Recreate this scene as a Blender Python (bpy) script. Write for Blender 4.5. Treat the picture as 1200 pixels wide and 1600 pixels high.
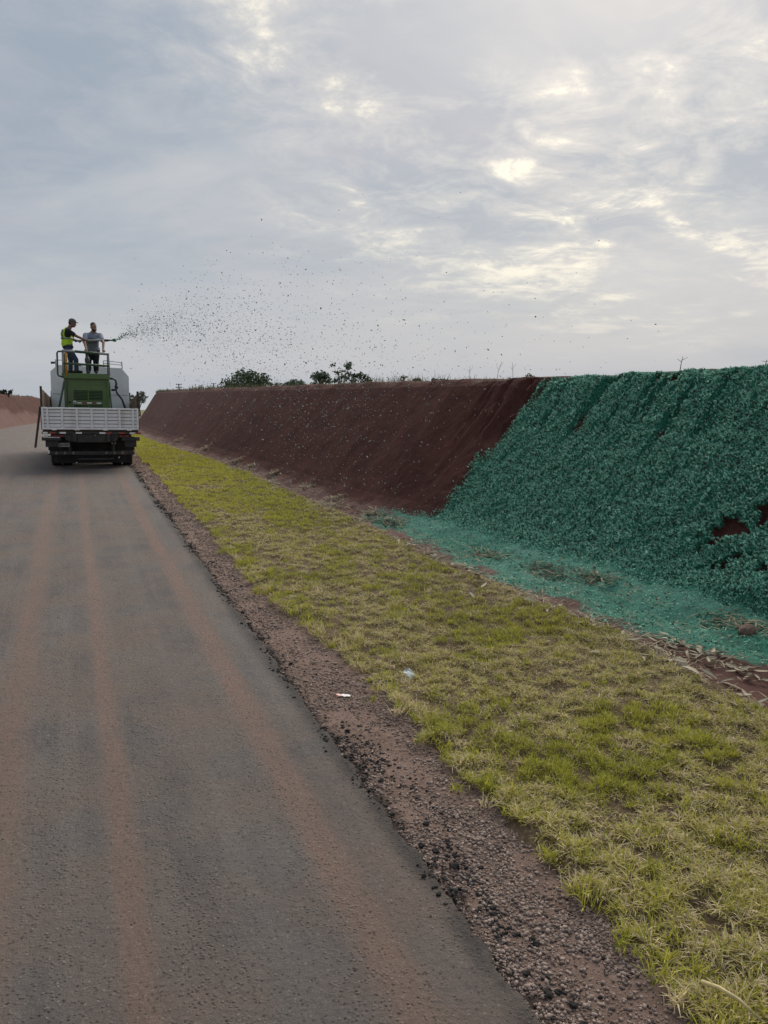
import bpy, bmesh, math, random
import numpy as np
from mathutils import Vector, Matrix

# ------------------------------------------------------------------ camera, sky, sun, exposure
for o in list(bpy.data.objects):
    bpy.data.objects.remove(o, do_unlink=True)
scene = bpy.context.scene
COL = scene.collection
random.seed(5)
RNG = np.random.default_rng(11)

EYE = 2.3
PITCH = math.radians(9.462)
YAW = math.radians(21.94)
cam_data = bpy.data.cameras.new("camera")
cam_data.sensor_fit = 'VERTICAL'
cam_data.sensor_height = 36.0
cam_data.lens = 27.0
cam_data.clip_start = 0.05
cam_data.clip_end = 12000
cam = bpy.data.objects.new("camera", cam_data)
cam.location = (0, 0, EYE)
cam.rotation_euler = (math.radians(90) - PITCH, 0, -YAW)
COL.objects.link(cam)
scene.camera = cam

SUN_AZ, SUN_EL = math.radians(38), math.radians(38)      # azimuth from +Y towards +X
SDIR = Vector((math.cos(SUN_EL) * math.sin(SUN_AZ), math.cos(SUN_EL) * math.cos(SUN_AZ), math.sin(SUN_EL)))
scene.view_settings.view_transform = 'Standard'
scene.view_settings.look = 'None'
scene.view_settings.gamma = 1.0
scene.view_settings.use_curve_mapping = False
scene.view_settings.exposure = 1.2

world = bpy.data.worlds.new("World")
scene.world = world
world.use_nodes = True
wt = world.node_tree
wt.nodes.clear()


class NT:
    """tiny node helper"""
    def __init__(self, tree):
        self.t = tree

    def n(self, kind, ins=None, **props):
        nd = self.t.nodes.new(kind)
        for k, v in props.items():
            setattr(nd, k, v)
        for k, v in (ins or {}).items():
            self.put(nd, k, v)
        return nd

    def put(self, nd, k, v):
        s = nd.inputs[k]
        if isinstance(v, bpy.types.NodeSocket):
            self.t.links.new(v, s)
        elif isinstance(v, bpy.types.Node):
            self.t.links.new(v.outputs[0], s)
        else:
            if hasattr(s, 'default_value') and s.type == 'RGBA' and len(v) == 3:
                v = (*v, 1)
            s.default_value = v

    def m(self, op, a, b=0.0, c=None, clamp=False):
        nd = self.t.nodes.new('ShaderNodeMath')
        nd.operation = op
        nd.use_clamp = clamp
        self.put(nd, 0, a)
        self.put(nd, 1, b)
        if c is not None:
            self.put(nd, 2, c)
        return nd.outputs[0]

    def ss(self, x, lo, hi, a=0.0, b=1.0):
        nd = self.t.nodes.new('ShaderNodeMapRange')
        nd.interpolation_type = 'SMOOTHSTEP'
        self.put(nd, 0, x)
        for i, v in enumerate((lo, hi, a, b)):
            nd.inputs[1 + i].default_value = v
        return nd.outputs[0]

    def mix(self, f, a, b, blend='MIX'):
        nd = self.t.nodes.new('ShaderNodeMix')
        nd.data_type = 'RGBA'
        nd.blend_type = blend
        self.put(nd, 0, f)
        self.put(nd, 6, a)
        self.put(nd, 7, b)
        return nd.outputs[2]

    def noise(self, vec, scale, detail=4, rough=0.55, dist=0.0, out=0):
        nd = self.n('ShaderNodeTexNoise', {'Scale': scale, 'Detail': detail, 'Roughness': rough, 'Distortion': dist})
        if vec is not None:
            self.put(nd, 'Vector', vec)
        return nd.outputs[out]

    def vm(self, op, a, b=None, scale=None):
        nd = self.t.nodes.new('ShaderNodeVectorMath')
        nd.operation = op
        self.put(nd, 0, a)
        if b is not None:
            self.put(nd, 1, b)
        if scale is not None:
            self.put(nd, 'Scale', scale)
        return nd


W = NT(wt)
tc = W.n('ShaderNodeTexCoord')
D = tc.outputs['Generated']
sep = W.n('ShaderNodeSeparateXYZ', {0: D})
up = W.m('MAXIMUM', sep.outputs[2], 0.0)
den = W.m('ADD', up, 0.16)
P = W.vm('DIVIDE', D, W.n('ShaderNodeCombineXYZ', {0: den, 1: den, 2: den}).outputs[0]).outputs[0]
P = W.vm('ADD', P, (12.3, 5.2, 3.3)).outputs[0]
sky = W.n('ShaderNodeTexSky', sky_type='NISHITA', sun_disc=False, sun_elevation=SUN_EL, sun_rotation=SUN_AZ,
          dust_density=4.0, air_density=1.2)
sd = W.vm('DOT_PRODUCT', D, tuple(SDIR)).outputs['Value']
near_sun = W.ss(sd, 0.79, 0.95)
n_big = W.noise(P, 0.62, 5, 0.55, 0.5)
n_mid = W.noise(P, 1.55, 9, 0.62, 0.35)
n_fine = W.noise(P, 4.6, 9, 0.65, 0.5)
n_tint = W.noise(P, 0.9, 3, 0.5)
grey = W.mix(W.ss(n_big, 0.38, 0.64), (1.82, 2.18, 2.66), (2.95, 3.08, 3.30))
grey = W.mix(W.ss(n_tint, 0.45, 0.70, 0.0, 0.5), grey, (2.75, 2.66, 3.02))
grey = W.mix(W.ss(n_fine, 0.38, 0.75, 0.0, 0.30), grey, (3.35, 3.32, 3.35))
haze = W.ss(up, 0.0, 0.26, 1.0, 0.0)
grey = W.mix(W.m('MULTIPLY', haze, 0.75), grey, (3.25, 3.42, 3.72))
brk = W.m('ADD', W.m('MULTIPLY', n_mid, 0.62), W.m('MULTIPLY', n_fine, 0.38))
soft = W.m('MULTIPLY', W.ss(brk, 0.43, 0.60), near_sun)
core = W.m('MULTIPLY', W.ss(brk, 0.53, 0.66), near_sun)
clouds = W.mix(W.m('MULTIPLY', soft, 0.75), grey, (4.5, 4.3, 3.95))
clouds = W.mix(core, clouds, (8.8, 8.0, 6.0))
final = W.mix(0.93, sky.outputs[0], clouds)
bg = W.n('ShaderNodeBackground', {'Color': final, 'Strength': 0.0715})
wo = W.n('ShaderNodeOutputWorld', {'Surface': bg})

sun_data = bpy.data.lights.new("sun", 'SUN')
sun_data.energy = 1.35
sun_data.angle = math.radians(55)
sun_data.color = (1.0, 0.93, 0.82)
sun = bpy.data.objects.new("sun", sun_data)
sun.rotation_euler = (-SDIR).to_track_quat('-Z', 'Y').to_euler()
sun.location = (20, 30, 40)
COL.objects.link(sun)


# ------------------------------------------------------------------ numpy noise
def _hash(ix, iy, seed):
    h = (ix.astype(np.int64) * 374761393 + iy.astype(np.int64) * 668265263 + seed * 1442695041) & 0xffffffff
    h = ((h ^ (h >> 13)) * 1274126177) & 0xffffffff
    h = ((h ^ (h >> 16)) * 2246822519) & 0xffffffff
    return ((h ^ (h >> 15)) & 0xffffff) / float(0xffffff)


def vn(x, y, seed=0):
    ix = np.floor(x); iy = np.floor(y)
    fx = x - ix; fy = y - iy
    fx = fx * fx * fx * (fx * (fx * 6 - 15) + 10)
    fy = fy * fy * fy * (fy * (fy * 6 - 15) + 10)
    a = _hash(ix, iy, seed); b = _hash(ix + 1, iy, seed)
    c = _hash(ix, iy + 1, seed); d = _hash(ix + 1, iy + 1, seed)
    return (a + (b - a) * fx) * (1 - fy) + (c + (d - c) * fx) * fy


def fbm(x, y, seed=0, octv=4, gain=0.5):
    s = 0; a = 1; t = 0
    for k in range(octv):
        s = s + a * vn(x, y, seed + k * 17)
        t += a; a *= gain
        x = x * 2.03 + 11.3; y = y * 2.03 + 5.7
    return s / t


def sstep(x, a, b):
    t = np.clip((x - a) / (b - a), 0, 1)
    return t * t * (3 - 2 * t)


# ------------------------------------------------------------------ the lie of the land
def zr(Y):
    """road level along the way: flat, then falling away over the crest"""
    Y = np.asarray(Y, float)
    q = np.clip(Y - 21, 0, 26)
    return -0.0006 * q * q - 0.0312 * np.maximum(Y - 47, 0)


def tab(pts):
    a = np.array(pts, float)
    return lambda Y: np.interp(Y, a[:, 0], a[:, 1])


def curve_r(Y):
    return 0.0012 * np.maximum(np.asarray(Y, float) - 46, 0) ** 2


road_r = lambda Y: 1.44 + curve_r(Y)
road_l = lambda Y: -4.95 + curve_r(Y) + 0.4 * sstep(np.asarray(Y, float), 40, 60)
sh_r = tab([(-20, 1.98), (3, 2.02), (4.2, 2.06), (6, 2.02), (8, 1.90), (14, 1.88), (32, 2.0), (46, 2.0), (70, 2.8), (92, 4.6), (140, 13)])
vg_r = tab([(-20, 4.3), (3.8, 4.42), (5.5, 4.58), (8, 4.42), (12.5, 4.38), (20, 4.2), (26, 3.75), (34, 3.05), (46, 3.0), (60, 3.3), (92, 6.5), (140, 17)])
foot = tab([(-20, 6.8), (0, 6.6), (5.5, 6.4), (8.9, 6.0), (11.7, 5.7), (13.7, 5.15), (19, 4.75), (26, 4.3), (39, 3.65), (56, 3.95), (70, 4.9), (92, 7.9), (140, 20)])
ztop = tab([(-20, 2.75), (0, 2.62), (7.2, 2.52), (12, 2.41), (17.4, 2.33), (29, 2.17), (65.7, 1.68), (92, 0.9), (140, -0.75), (900, -26)])
RUN = 2.05


def crown(X, Y):
    c = 0.028 * (1.44 + curve_r(Y) - X)
    return np.minimum(c, 0.178 - c * 0.6)


def road_z(X, Y):
    return zr(Y) + crown(X, Y)


def verge_z(X, Y):
    return zr(Y) - 0.012 + 0.05 * (fbm(X * 1.4, Y * 1.1, 31) - 0.5) + 0.03 * (vn(X * 7, Y * 7, 33) - 0.5)


# ------------------------------------------------------------------ mesh helpers
def mk(name, V, F, mat, parent=None, attrs=None, smooth=False, mats=None, midx=None):
    """mesh object from arrays; F is (n,3) or (n,4)"""
    V = np.ascontiguousarray(V, np.float32)
    F = np.ascontiguousarray(F, np.int32)
    me = bpy.data.meshes.new(name)
    k = F.shape[1]
    me.vertices.add(len(V)); me.vertices.foreach_set('co', V.ravel())
    me.loops.add(F.size); me.loops.foreach_set('vertex_index', F.ravel())
    me.polygons.add(len(F))
    me.polygons.foreach_set('loop_start', np.arange(0, F.size, k, dtype=np.int32))
    me.polygons.foreach_set('loop_total', np.full(len(F), k, np.int32))
    if smooth:
        me.polygons.foreach_set('use_smooth', np.ones(len(F), bool))
    me.update(calc_edges=True)
    for an, av in (attrs or {}).items():
        av = np.asarray(av, np.float32)
        if av.ndim == 1:
            a = me.attributes.new(an, 'FLOAT', 'POINT'); a.data.foreach_set('value', av)
        else:
            if av.shape[1] == 3:
                av = np.concatenate([av, np.ones((len(av), 1), np.float32)], 1)
            a = me.attributes.new(an, 'FLOAT_COLOR', 'POINT'); a.data.foreach_set('color', av.ravel())
    me.materials.append(mat)
    o = bpy.data.objects.new(name, me)
    COL.objects.link(o)
    o.parent = parent
    return o


def grid_faces(nr, nc):
    i = np.arange(nr - 1)[:, None] * nc + np.arange(nc - 1)[None, :]
    i = i.ravel()
    return np.stack([i, i + 1, i + nc + 1, i + nc], 1)


def tag(o, label=None, cat=None, group=None, kind=None):
    if label: o['label'] = label
    if cat: o['category'] = cat
    if group: o['group'] = group
    if kind: o['kind'] = kind
    return o


def empty(name, loc=(0, 0, 0), mat=None):
    o = bpy.data.objects.new(name, None)
    o.empty_display_size = 0.2
    if mat is not None:
        o.matrix_world = mat
    else:
        o.location = loc
    COL.objects.link(o)
    return o


class MB:
    """collects boxes, tubes and so on into one mesh"""
    def __init__(self):
        self.v = []; self.f = []; self.s = []

    def add(self, V, F, smooth=False):
        b = len(self.v)
        self.v += [tuple(map(float, p)) for p in V]
        self.f += [tuple(int(i) + b for i in f) for f in F]
        self.s += [smooth] * len(F)
        return self

    def box(self, c, size, bev=0.0, rot=None):
        bm = bmesh.new()
        bmesh.ops.create_cube(bm, size=1.0)
        for v in bm.verts:
            v.co = Vector((v.co.x * size[0], v.co.y * size[1], v.co.z * size[2]))
        if bev > 0:
            bmesh.ops.bevel(bm, geom=bm.edges[:], offset=min(bev, min(size) * 0.45), segments=1, affect='EDGES', profile=0.5)
        M = Matrix.Translation(c)
        if rot is not None:
            M = M @ rot
        bm.verts.index_update()
        V = [M @ v.co for v in bm.verts]
        F = [[v.index for v in f.verts] for f in bm.faces]
        bm.free()
        return self.add(V, F)

    def tube(self, pts, r, n=10, cap=True):
        pts = [Vector(p) for p in pts]
        rs = r if isinstance(r, (list, tuple)) else [r] * len(pts)
        V = []; F = []
        prev = None
        for i, p in enumerate(pts):
            a = pts[max(i - 1, 0)]; b = pts[min(i + 1, len(pts) - 1)]
            t = (b - a).normalized()
            if prev is None:
                u = t.orthogonal().normalized()
            else:
                u = (prev - t * prev.dot(t)).normalized()
            prev = u
            w = t.cross(u)
            for k in range(n):
                an = 2 * math.pi * k / n
                V.append(p + (u * math.cos(an) + w * math.sin(an)) * rs[i])
        for i in range(len(pts) - 1):
            for k in range(n):
                F.append((i * n + k, i * n + (k + 1) % n, (i + 1) * n + (k + 1) % n, (i + 1) * n + k))
        if cap:
            F.append(tuple(range(n - 1, -1, -1)))
            F.append(tuple((len(pts) - 1) * n + k for k in range(n)))
        return self.add(V, F, True)

    def prism(self, poly, axis, a, b):
        """poly of 2D points in the plane across `axis`, extruded from a to b"""
        n = len(poly)
        def P(p, t):
            return {'x': (t, p[0], p[1]), 'y': (p[0], t, p[1]), 'z': (p[0], p[1], t)}[axis]
        V = [P(p, a) for p in poly] + [P(p, b) for p in poly]
        F = [tuple(range(n)), tuple(range(2 * n - 1, n - 1, -1))]
        for i in range(n):
            j = (i + 1) % n
            F.append((i, i + n, j + n, j))
        return self.add(V, F)

    def lathe(self, prof, c, axis='x', n=28):
        """prof: (along, radius) pairs"""
        V = []; F = []
        for (t, r) in prof:
            for k in range(n):
                an = 2 * math.pi * k / n
                p = {'x': (t, r * math.cos(an), r * math.sin(an)), 'z': (r * math.cos(an), r * math.sin(an), t),
                     'y': (r * math.cos(an), t, r * math.sin(an))}[axis]
                V.append(Vector(p) + Vector(c))
        m = len(prof)
        for i in range(m - 1):
            for k in range(n):
                F.append((i * n + k, i * n + (k + 1) % n, (i + 1) * n + (k + 1) % n, (i + 1) * n + k))
        F.append(tuple(range(n)))
        F.append(tuple((m - 1) * n + k for k in range(n)))
        return self.add(V, F, True)

    def mesh(self, name):
        me = bpy.data.meshes.new(name)
        me.from_pydata(self.v, [], self.f)
        me.polygons.foreach_set('use_smooth', self.s)
        bm = bmesh.new(); bm.from_mesh(me)
        bmesh.ops.recalc_face_normals(bm, faces=bm.faces[:])
        bm.to_mesh(me); bm.free()
        me.update()
        return me

    def obj(self, name, mat, parent=None):
        me = self.mesh(name)
        me.materials.append(mat)
        o = bpy.data.objects.new(name, me)
        COL.objects.link(o)
        o.parent = parent
        return o


# ------------------------------------------------------------------ materials
def new_mat(name):
    m = bpy.data.materials.new(name)
    m.use_nodes = True
    m.node_tree.nodes.clear()
    N = NT(m.node_tree)
    out = N.n('ShaderNodeOutputMaterial')
    b = N.n('ShaderNodeBsdfPrincipled')
    m.node_tree.links.new(b.outputs[0], out.inputs[0])
    return m, N, b, out


def bump(N, b, h, strength=0.5, dist=0.01):
    bp = N.n('ShaderNodeBump', {'Height': h, 'Strength': strength, 'Distance': dist})
    N.put(b, 'Normal', bp.outputs[0])
    return bp


def simple(name, col, rough=0.6, metal=0.0, var=0.25, scale=14.0, bmp=0.0, dirt=None):
    m, N, b, o = new_mat(name)
    t = N.n('ShaderNodeTexCoord')
    n = N.noise(t.outputs['Object'], scale, 6, 0.65)
    lo = tuple(c * (1 - var) for c in col); hi = tuple(min(c * (1 + var), 1) for c in col)
    c = N.mix(N.ss(n, 0.3, 0.7), lo, hi)
    if dirt:
        d = N.noise(t.outputs['Object'], scale * 0.35, 8, 0.7, 0.6)
        c = N.mix(N.ss(d, 0.48, 0.66, 0.0, 0.75), c, dirt)
    N.put(b, 'Base Color', c)
    N.put(b, 'Roughness', rough)
    N.put(b, 'Metallic', metal)
    if bmp:
        bump(N, b, N.noise(t.outputs['Object'], scale * 5, 5, 0.6), bmp, 0.01)
    return m


def attr_mat(name, rough=0.8, transl=0.0, gain=1.0, bmp=0.0):
    m, N, b, o = new_mat(name)
    a = N.n('ShaderNodeAttribute', attribute_name='Col')
    N.put(b, 'Base Color', a.outputs['Color'])
    N.put(b, 'Roughness', rough)
    b.inputs['Specular IOR Level'].default_value = 0.25
    if transl:
        tr = N.n('ShaderNodeBsdfTranslucent', {'Color': a.outputs['Color']})
        mx = N.n('ShaderNodeMixShader', {0: transl, 1: b.outputs[0], 2: tr.outputs[0]})
        m.node_tree.links.new(mx.outputs[0], o.inputs[0])
    if bmp:
        t = N.n('ShaderNodeTexCoord')
        bump(N, b, N.noise(t.outputs['Object'], 180, 4, 0.6), bmp, 0.004)
    return m


# road -------------------------------------------------
def mat_road():
    m, N, b, o = new_mat("dusty_asphalt")
    t = N.n('ShaderNodeTexCoord')
    p = t.outputs['Object']
    s = N.n('ShaderNodeSeparateXYZ', {0: p})
    wob = N.noise(N.vm('MULTIPLY', p, (0.15, 0.12, 1)).outputs[0], 1.0, 3)
    X = N.m('ADD', s.outputs[0], N.m('MULTIPLY', N.m('SUBTRACT', wob, 0.5), 0.16))
    grain = N.noise(p, 95, 5, 0.7)
    patchy = N.noise(N.vm('MULTIPLY', p, (1.3, 0.55, 1)).outputs[0], 1.6, 7, 0.65, 0.3)
    streak = N.noise(N.vm('MULTIPLY', p, (5.5, 0.10, 1)).outputs[0], 1.0, 5, 0.6)
    base = N.mix(N.ss(patchy, 0.3, 0.72), (0.122, 0.112, 0.108), (0.185, 0.165, 0.152))
    base = N.mix(N.ss(streak, 0.45, 0.75, 0, 0.55), base, (0.235, 0.205, 0.185))
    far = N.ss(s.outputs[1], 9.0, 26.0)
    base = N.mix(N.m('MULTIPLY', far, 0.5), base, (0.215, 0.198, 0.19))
    mask = None
    for (c, w, a) in ((1.03, 0.12, 0.9), (0.10, 0.09, 0.75), (-0.50, 0.15, 0.65), (-1.62, 0.18, 0.4), (-2.5, 0.2, 0.45)):
        d = N.m('ABSOLUTE', N.m('SUBTRACT', X, c))
        g = N.ss(d, w * 0.25, w * 1.25, a, 0.0)
        mask = g if mask is None else N.m('MAXIMUM', mask, g)
    brk = N.ss(N.noise(N.vm('MULTIPLY', p, (3.0, 1.1, 1)).outputs[0], 2.2, 8, 0.7), 0.25, 0.62, 0.35, 1.0)
    mask = N.m('MULTIPLY', mask, brk)
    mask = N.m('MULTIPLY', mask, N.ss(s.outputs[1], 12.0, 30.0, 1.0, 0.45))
    dust = N.mix(grain, (0.215, 0.135, 0.105), (0.33, 0.21, 0.165))
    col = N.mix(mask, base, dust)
    # brown film of dust beside the edge and in the near foreground
    film = N.m('MULTIPLY', N.ss(N.noise(p, 1.1, 6, 0.6), 0.36, 0.64), 0.7)
    col = N.mix(film, col, (0.215, 0.158, 0.130))
    # loose grit: light and dark specks
    vo = N.n('ShaderNodeTexVoronoi', {'Vector': p, 'Scale': 62.0}, feature='F1')
    spk = N.n('ShaderNodeSeparateColor', {0: vo.outputs['Color']})
    dark = N.m('MULTIPLY', N.ss(spk.outputs[0], 0.80, 0.86), N.ss(vo.outputs['Distance'], 0.28, 0.5, 1, 0))
    lite = N.m('MULTIPLY', N.ss(spk.outputs[1], 0.86, 0.92), N.ss(vo.outputs['Distance'], 0.2, 0.42, 1, 0))
    col = N.mix(N.m('MULTIPLY', dark, 0.6), col, (0.045, 0.035, 0.03))
    col = N.mix(N.m('MULTIPLY', lite, 0.55), col, (0.36, 0.32, 0.29))
    col = N.mix(N.ss(grain, 0.30, 0.72), N.mix(1.0, col, (0.74, 0.74, 0.74), 'MULTIPLY'), col)
    edge = N.m('MULTIPLY', N.ss(s.outputs[0], 1.31, 1.43, 0.0, 0.85), N.ss(N.noise(p, 3.0, 6, 0.65), 0.30, 0.55, 0.25, 1.0))  # edge shadow painted into the asphalt colour, along with black bitumen
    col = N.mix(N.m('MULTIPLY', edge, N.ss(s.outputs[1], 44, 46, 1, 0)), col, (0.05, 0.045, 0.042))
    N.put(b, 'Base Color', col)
    N.put(b, 'Roughness', 0.85)
    b.inputs['Specular IOR Level'].default_value = 0.3
    h = N.m('ADD', N.m('MULTIPLY', N.noise(p, 150, 4, 0.7), 0.5), N.m('MULTIPLY', N.noise(p, 21, 9, 0.72, 0.4), 1.5))
    h = N.m('ADD', h, N.m('MULTIPLY', N.m('MULTIPLY', N.ss(vo.outputs['Distance'], 0.0, 0.6, 1, 0), N.ss(spk.outputs[2], 0.6, 0.9)), 0.7))
    bump(N, b, h, 1.0, 0.016)
    return m


def mat_soil(name, cols, scale=5.0, bmp=0.8, bscale=60, tar=False):
    m, N, b, o = new_mat(name)
    t = N.n('ShaderNodeTexCoord')
    p = t.outputs['Object']
    n1 = N.noise(p, scale, 8, 0.65, 0.3)
    n2 = N.noise(p, scale * 9, 6, 0.7)
    c = N.mix(N.ss(n1, 0.32, 0.68), cols[0], cols[1])
    c = N.mix(N.ss(n2, 0.45, 0.75), c, cols[2])
    if tar:      # road edge shadow painted dark beside the asphalt, together with spilt bitumen
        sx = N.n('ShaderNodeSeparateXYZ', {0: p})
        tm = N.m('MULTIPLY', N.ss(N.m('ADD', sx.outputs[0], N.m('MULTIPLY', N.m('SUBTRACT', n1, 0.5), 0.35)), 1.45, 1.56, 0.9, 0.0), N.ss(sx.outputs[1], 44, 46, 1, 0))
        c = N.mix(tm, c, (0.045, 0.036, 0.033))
    N.put(b, 'Base Color', c)
    N.put(b, 'Roughness', 0.95)
    b.inputs['Specular IOR Level'].default_value = 0.15
    bump(N, b, N.m('ADD', N.noise(p, bscale, 6, 0.7), N.m('MULTIPLY', N.noise(p, bscale * 3, 4, 0.6), 0.4)), bmp, 0.02)
    return m


def mat_bank():
    """red earth with a coat of green-dyed mulch where attribute `green` says it was sprayed"""
    m, N, b, o = new_mat("earth_and_mulch")
    t = N.n('ShaderNodeTexCoord')
    p = t.outputs['Object']
    g = N.n('ShaderNodeAttribute', attribute_name='green').outputs['Fac']
    pale = N.n('ShaderNodeAttribute', attribute_name='pale').outputs['Fac']
    n1 = N.noise(p, 1.6, 6, 0.6)
    n2 = N.noise(p, 22, 6, 0.7)
    earth = N.mix(N.ss(n1, 0.3, 0.7), (0.060, 0.026, 0.021), (0.098, 0.040, 0.032))
    earth = N.mix(N.ss(n2, 0.42, 0.72, 0, 0.7), earth, (0.118, 0.053, 0.042))
    earth = N.mix(pale, earth, (0.30, 0.205, 0.178))
    fib = N.noise(p, 34, 5, 0.7, 0.5)
    fib2 = N.noise(p, 110, 3, 0.6)
    mul = N.mix(N.ss(fib, 0.3, 0.7), (0.014, 0.075, 0.050), (0.060, 0.30, 0.20))
    mul = N.mix(N.ss(fib2, 0.56, 0.75, 0, 0.5), mul, (0.15, 0.40, 0.30))
    th = N.m('ADD', N.m('MULTIPLY', fib, 0.65), N.m('MULTIPLY', fib2, 0.35))
    msk = N.m('ADD', N.m('SUBTRACT', g, th), 0.0)
    msk = N.ss(msk, -0.05, 0.08)
    mul = N.mix(N.m('MULTIPLY', pale, 0.75), mul, N.mix(fib2, (0.14, 0.33, 0.265), (0.36, 0.60, 0.51)))
    col = N.mix(msk, earth, mul)
    N.put(b, 'Base Color', col)
    N.put(b, 'Roughness', 0.92)
    b.inputs['Specular IOR Level'].default_value = 0.12
    hh = N.m('ADD', N.m('MULTIPLY', fib, 1.0), N.m('MULTIPLY', fib2, 0.45))
    amp = N.m('ADD', N.m('MULTIPLY', g, 0.8), 0.25)
    bump(N, b, N.m('MULTIPLY', hh, amp), 1.0, 0.035)
    return m


M = {}
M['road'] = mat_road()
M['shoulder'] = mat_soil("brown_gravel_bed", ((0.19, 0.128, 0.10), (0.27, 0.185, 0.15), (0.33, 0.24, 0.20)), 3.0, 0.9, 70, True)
M['verge'] = mat_soil("verge_soil", ((0.085, 0.055, 0.036), (0.15, 0.11, 0.065), (0.25, 0.20, 0.12)), 4.0, 0.8, 60)
M['bank'] = mat_bank()
M['field'] = mat_soil("dry_field", ((0.16, 0.15, 0.07), (0.24, 0.21, 0.10), (0.12, 0.10, 0.06)), 0.8, 0.5, 8)
M['far_bank'] = mat_soil("red_earth", ((0.052, 0.023, 0.020), (0.080, 0.034, 0.029), (0.07, 0.031, 0.026)), 0.8, 0.6, 14)
M['pale_earth'] = mat_soil("dry_red_earth", ((0.125, 0.058, 0.045), (0.175, 0.082, 0.064), (0.15, 0.07, 0.055)), 0.9, 0.6, 14)
M['grass'] = attr_mat("grass_blades", 0.7, 0.35)
M['stone'] = attr_mat("gravel_stone", 0.9, 0, bmp=0.6)
M['husk'] = attr_mat("dry_husk", 0.75, 0.15)
M['leaf'] = attr_mat("tree_leaves", 0.75, 0.25)
M['mulch'] = attr_mat("mulch_flakes", 0.85, 0.15)
M['bark'] = simple("bark", (0.13, 0.105, 0.085), 0.9, var=0.4, bmp=0.6)
M['twig'] = simple("dry_twig", (0.30, 0.24, 0.16), 0.85, var=0.3)

# ------------------------------------------------------------------ setting: ground sheets
def ysteps(a, b, d0, k):
    out = [a]
    while out[-1] < b:
        out.append(out[-1] + max(d0, k * max(out[-1], 0)))
    out[-1] = b
    return np.array(out)


# wide ground sheet, below everything, reaching the horizon
gx = np.concatenate([-np.geomspace(4500, 20, 26), np.linspace(-15, 15, 7), np.geomspace(20, 4500, 26)])
gy = np.concatenate([-np.geomspace(4500, 20, 20), np.linspace(-10, 50, 13), np.geomspace(60, 5500, 30)])
YY, XX = np.meshgrid(gy, gx, indexing='ij')
ZZ = zr(YY) - 1.1 + 0.6 * (fbm(XX * 0.01, YY * 0.01, 3) - 0.5) * sstep(np.hypot(XX, YY), 100, 400) * 6
tag(mk('ground', np.stack([XX, YY, ZZ], -1).reshape(-1, 3), grid_faces(len(gy), len(gx)), M['field'], smooth=True), kind='structure')

# road
ys = ysteps(-8, 140, 0.035, 0.006)
us = np.concatenate([np.linspace(0, 0.86, 36), np.linspace(0.86, 1, 40)[1:]])
Y2, U2 = np.meshgrid(ys, us, indexing='ij')
edge = (fbm(ys * 3.1, ys * 0 + 2.2, 5, 5, 0.65) - 0.5) * 0.045 + (fbm(ys * 14, ys * 0 + 7.2, 6, 5, 0.75) - 0.5) * 0.085
XR = road_r(ys) + edge * np.where(ys < 50, 1, 0)
X2 = road_l(ys)[:, None] + (XR - road_l(ys))[:, None] * U2
Z2 = road_z(X2, Y2) + 0.006 * (fbm(X2 * 3, Y2 * 3, 8) - 0.5)
V = np.stack([X2, Y2, Z2], -1)
lip1 = V[:, -1:, :].copy(); lip1[..., 0] += 0.012; lip1[..., 2] -= 0.02
lip2 = V[:, -1:, :].copy(); lip2[..., 0] += 0.02; lip2[..., 2] -= 0.10
V = np.concatenate([V, lip1, lip2], 1)
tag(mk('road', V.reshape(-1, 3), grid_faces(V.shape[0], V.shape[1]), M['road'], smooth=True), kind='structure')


def sh_z(X, Y):
    return zr(Y) - 0.035 + 0.02 * (fbm(X * 3, Y * 3, 41) - 0.5) + 0.014 * (vn(X * 16, Y * 16, 43) - 0.5)


# shoulder
us = np.linspace(0, 1, 40)
Y2, U2 = np.meshgrid(ys, us, indexing='ij')
x0 = road_r(ys) - 0.12; x1 = sh_r(ys) + 0.25
X2 = x0[:, None] + (x1 - x0)[:, None] * U2
Z2 = sh_z(X2, Y2)
Z2 = np.where(U2 > 0.8, Z2 - 0.05 * (U2 - 0.8) / 0.2, Z2)
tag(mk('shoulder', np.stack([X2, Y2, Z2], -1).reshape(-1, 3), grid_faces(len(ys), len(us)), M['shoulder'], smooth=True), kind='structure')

# verge soil under the grass
us = np.linspace(0, 1, 70)
Y2, U2 = np.meshgrid(ys, us, indexing='ij')
x0 = sh_r(ys) - 0.02 + 0.12 * (fbm(ys * 1.7, ys * 0, 51) - 0.5)
x1 = vg_r(ys) + 0.06
X2 = x0[:, None] + (x1 - x0)[:, None] * U2
Z2 = verge_z(X2, Y2)
Z2 = np.where(U2 < 0.04, Z2 - 0.05 * (1 - U2 / 0.04), Z2)
tag(mk('verge', np.stack([X2, Y2, Z2], -1).reshape(-1, 3), grid_faces(len(ys), len(us)), M['verge'], smooth=True), kind='structure')

# ditch and cut bank: one swept profile, split at the foot
yb = np.concatenate([ysteps(1.5, 15, 0.017, 0.0022)[:-1], ysteps(15, 140, 0.02, 0.0048)])
ND, NS, NC = 56, 170, 10
q = np.concatenate([np.linspace(-1, 0, ND)[:-1], np.linspace(0, 1, NS), 1 + np.linspace(0, 1, NC)[1:]])
Yg, Q = np.meshgrid(yb, q, indexing='ij')
xf = (foot(yb) + 0.10 * (fbm(yb * 0.35, yb * 0, 61, 2) - 0.5))[:, None]
xv = (vg_r(yb) - 0.02)[:, None]
hf = (zr(yb) - 0.07)[:, None]
H = (ztop(yb) - zr(yb) + 0.07)[:, None]
qs = np.clip(Q, 0, 1)
prof = np.interp(qs, [0, 0.06, 0.14, 0.24, 0.9, 0.96, 1], [0, 0.025, 0.08, 0.185, 0.945, 0.985, 1.0])
Xb = np.where(Q < 0, xf + (xf - xv) * Q, xf + RUN * qs)
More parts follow.
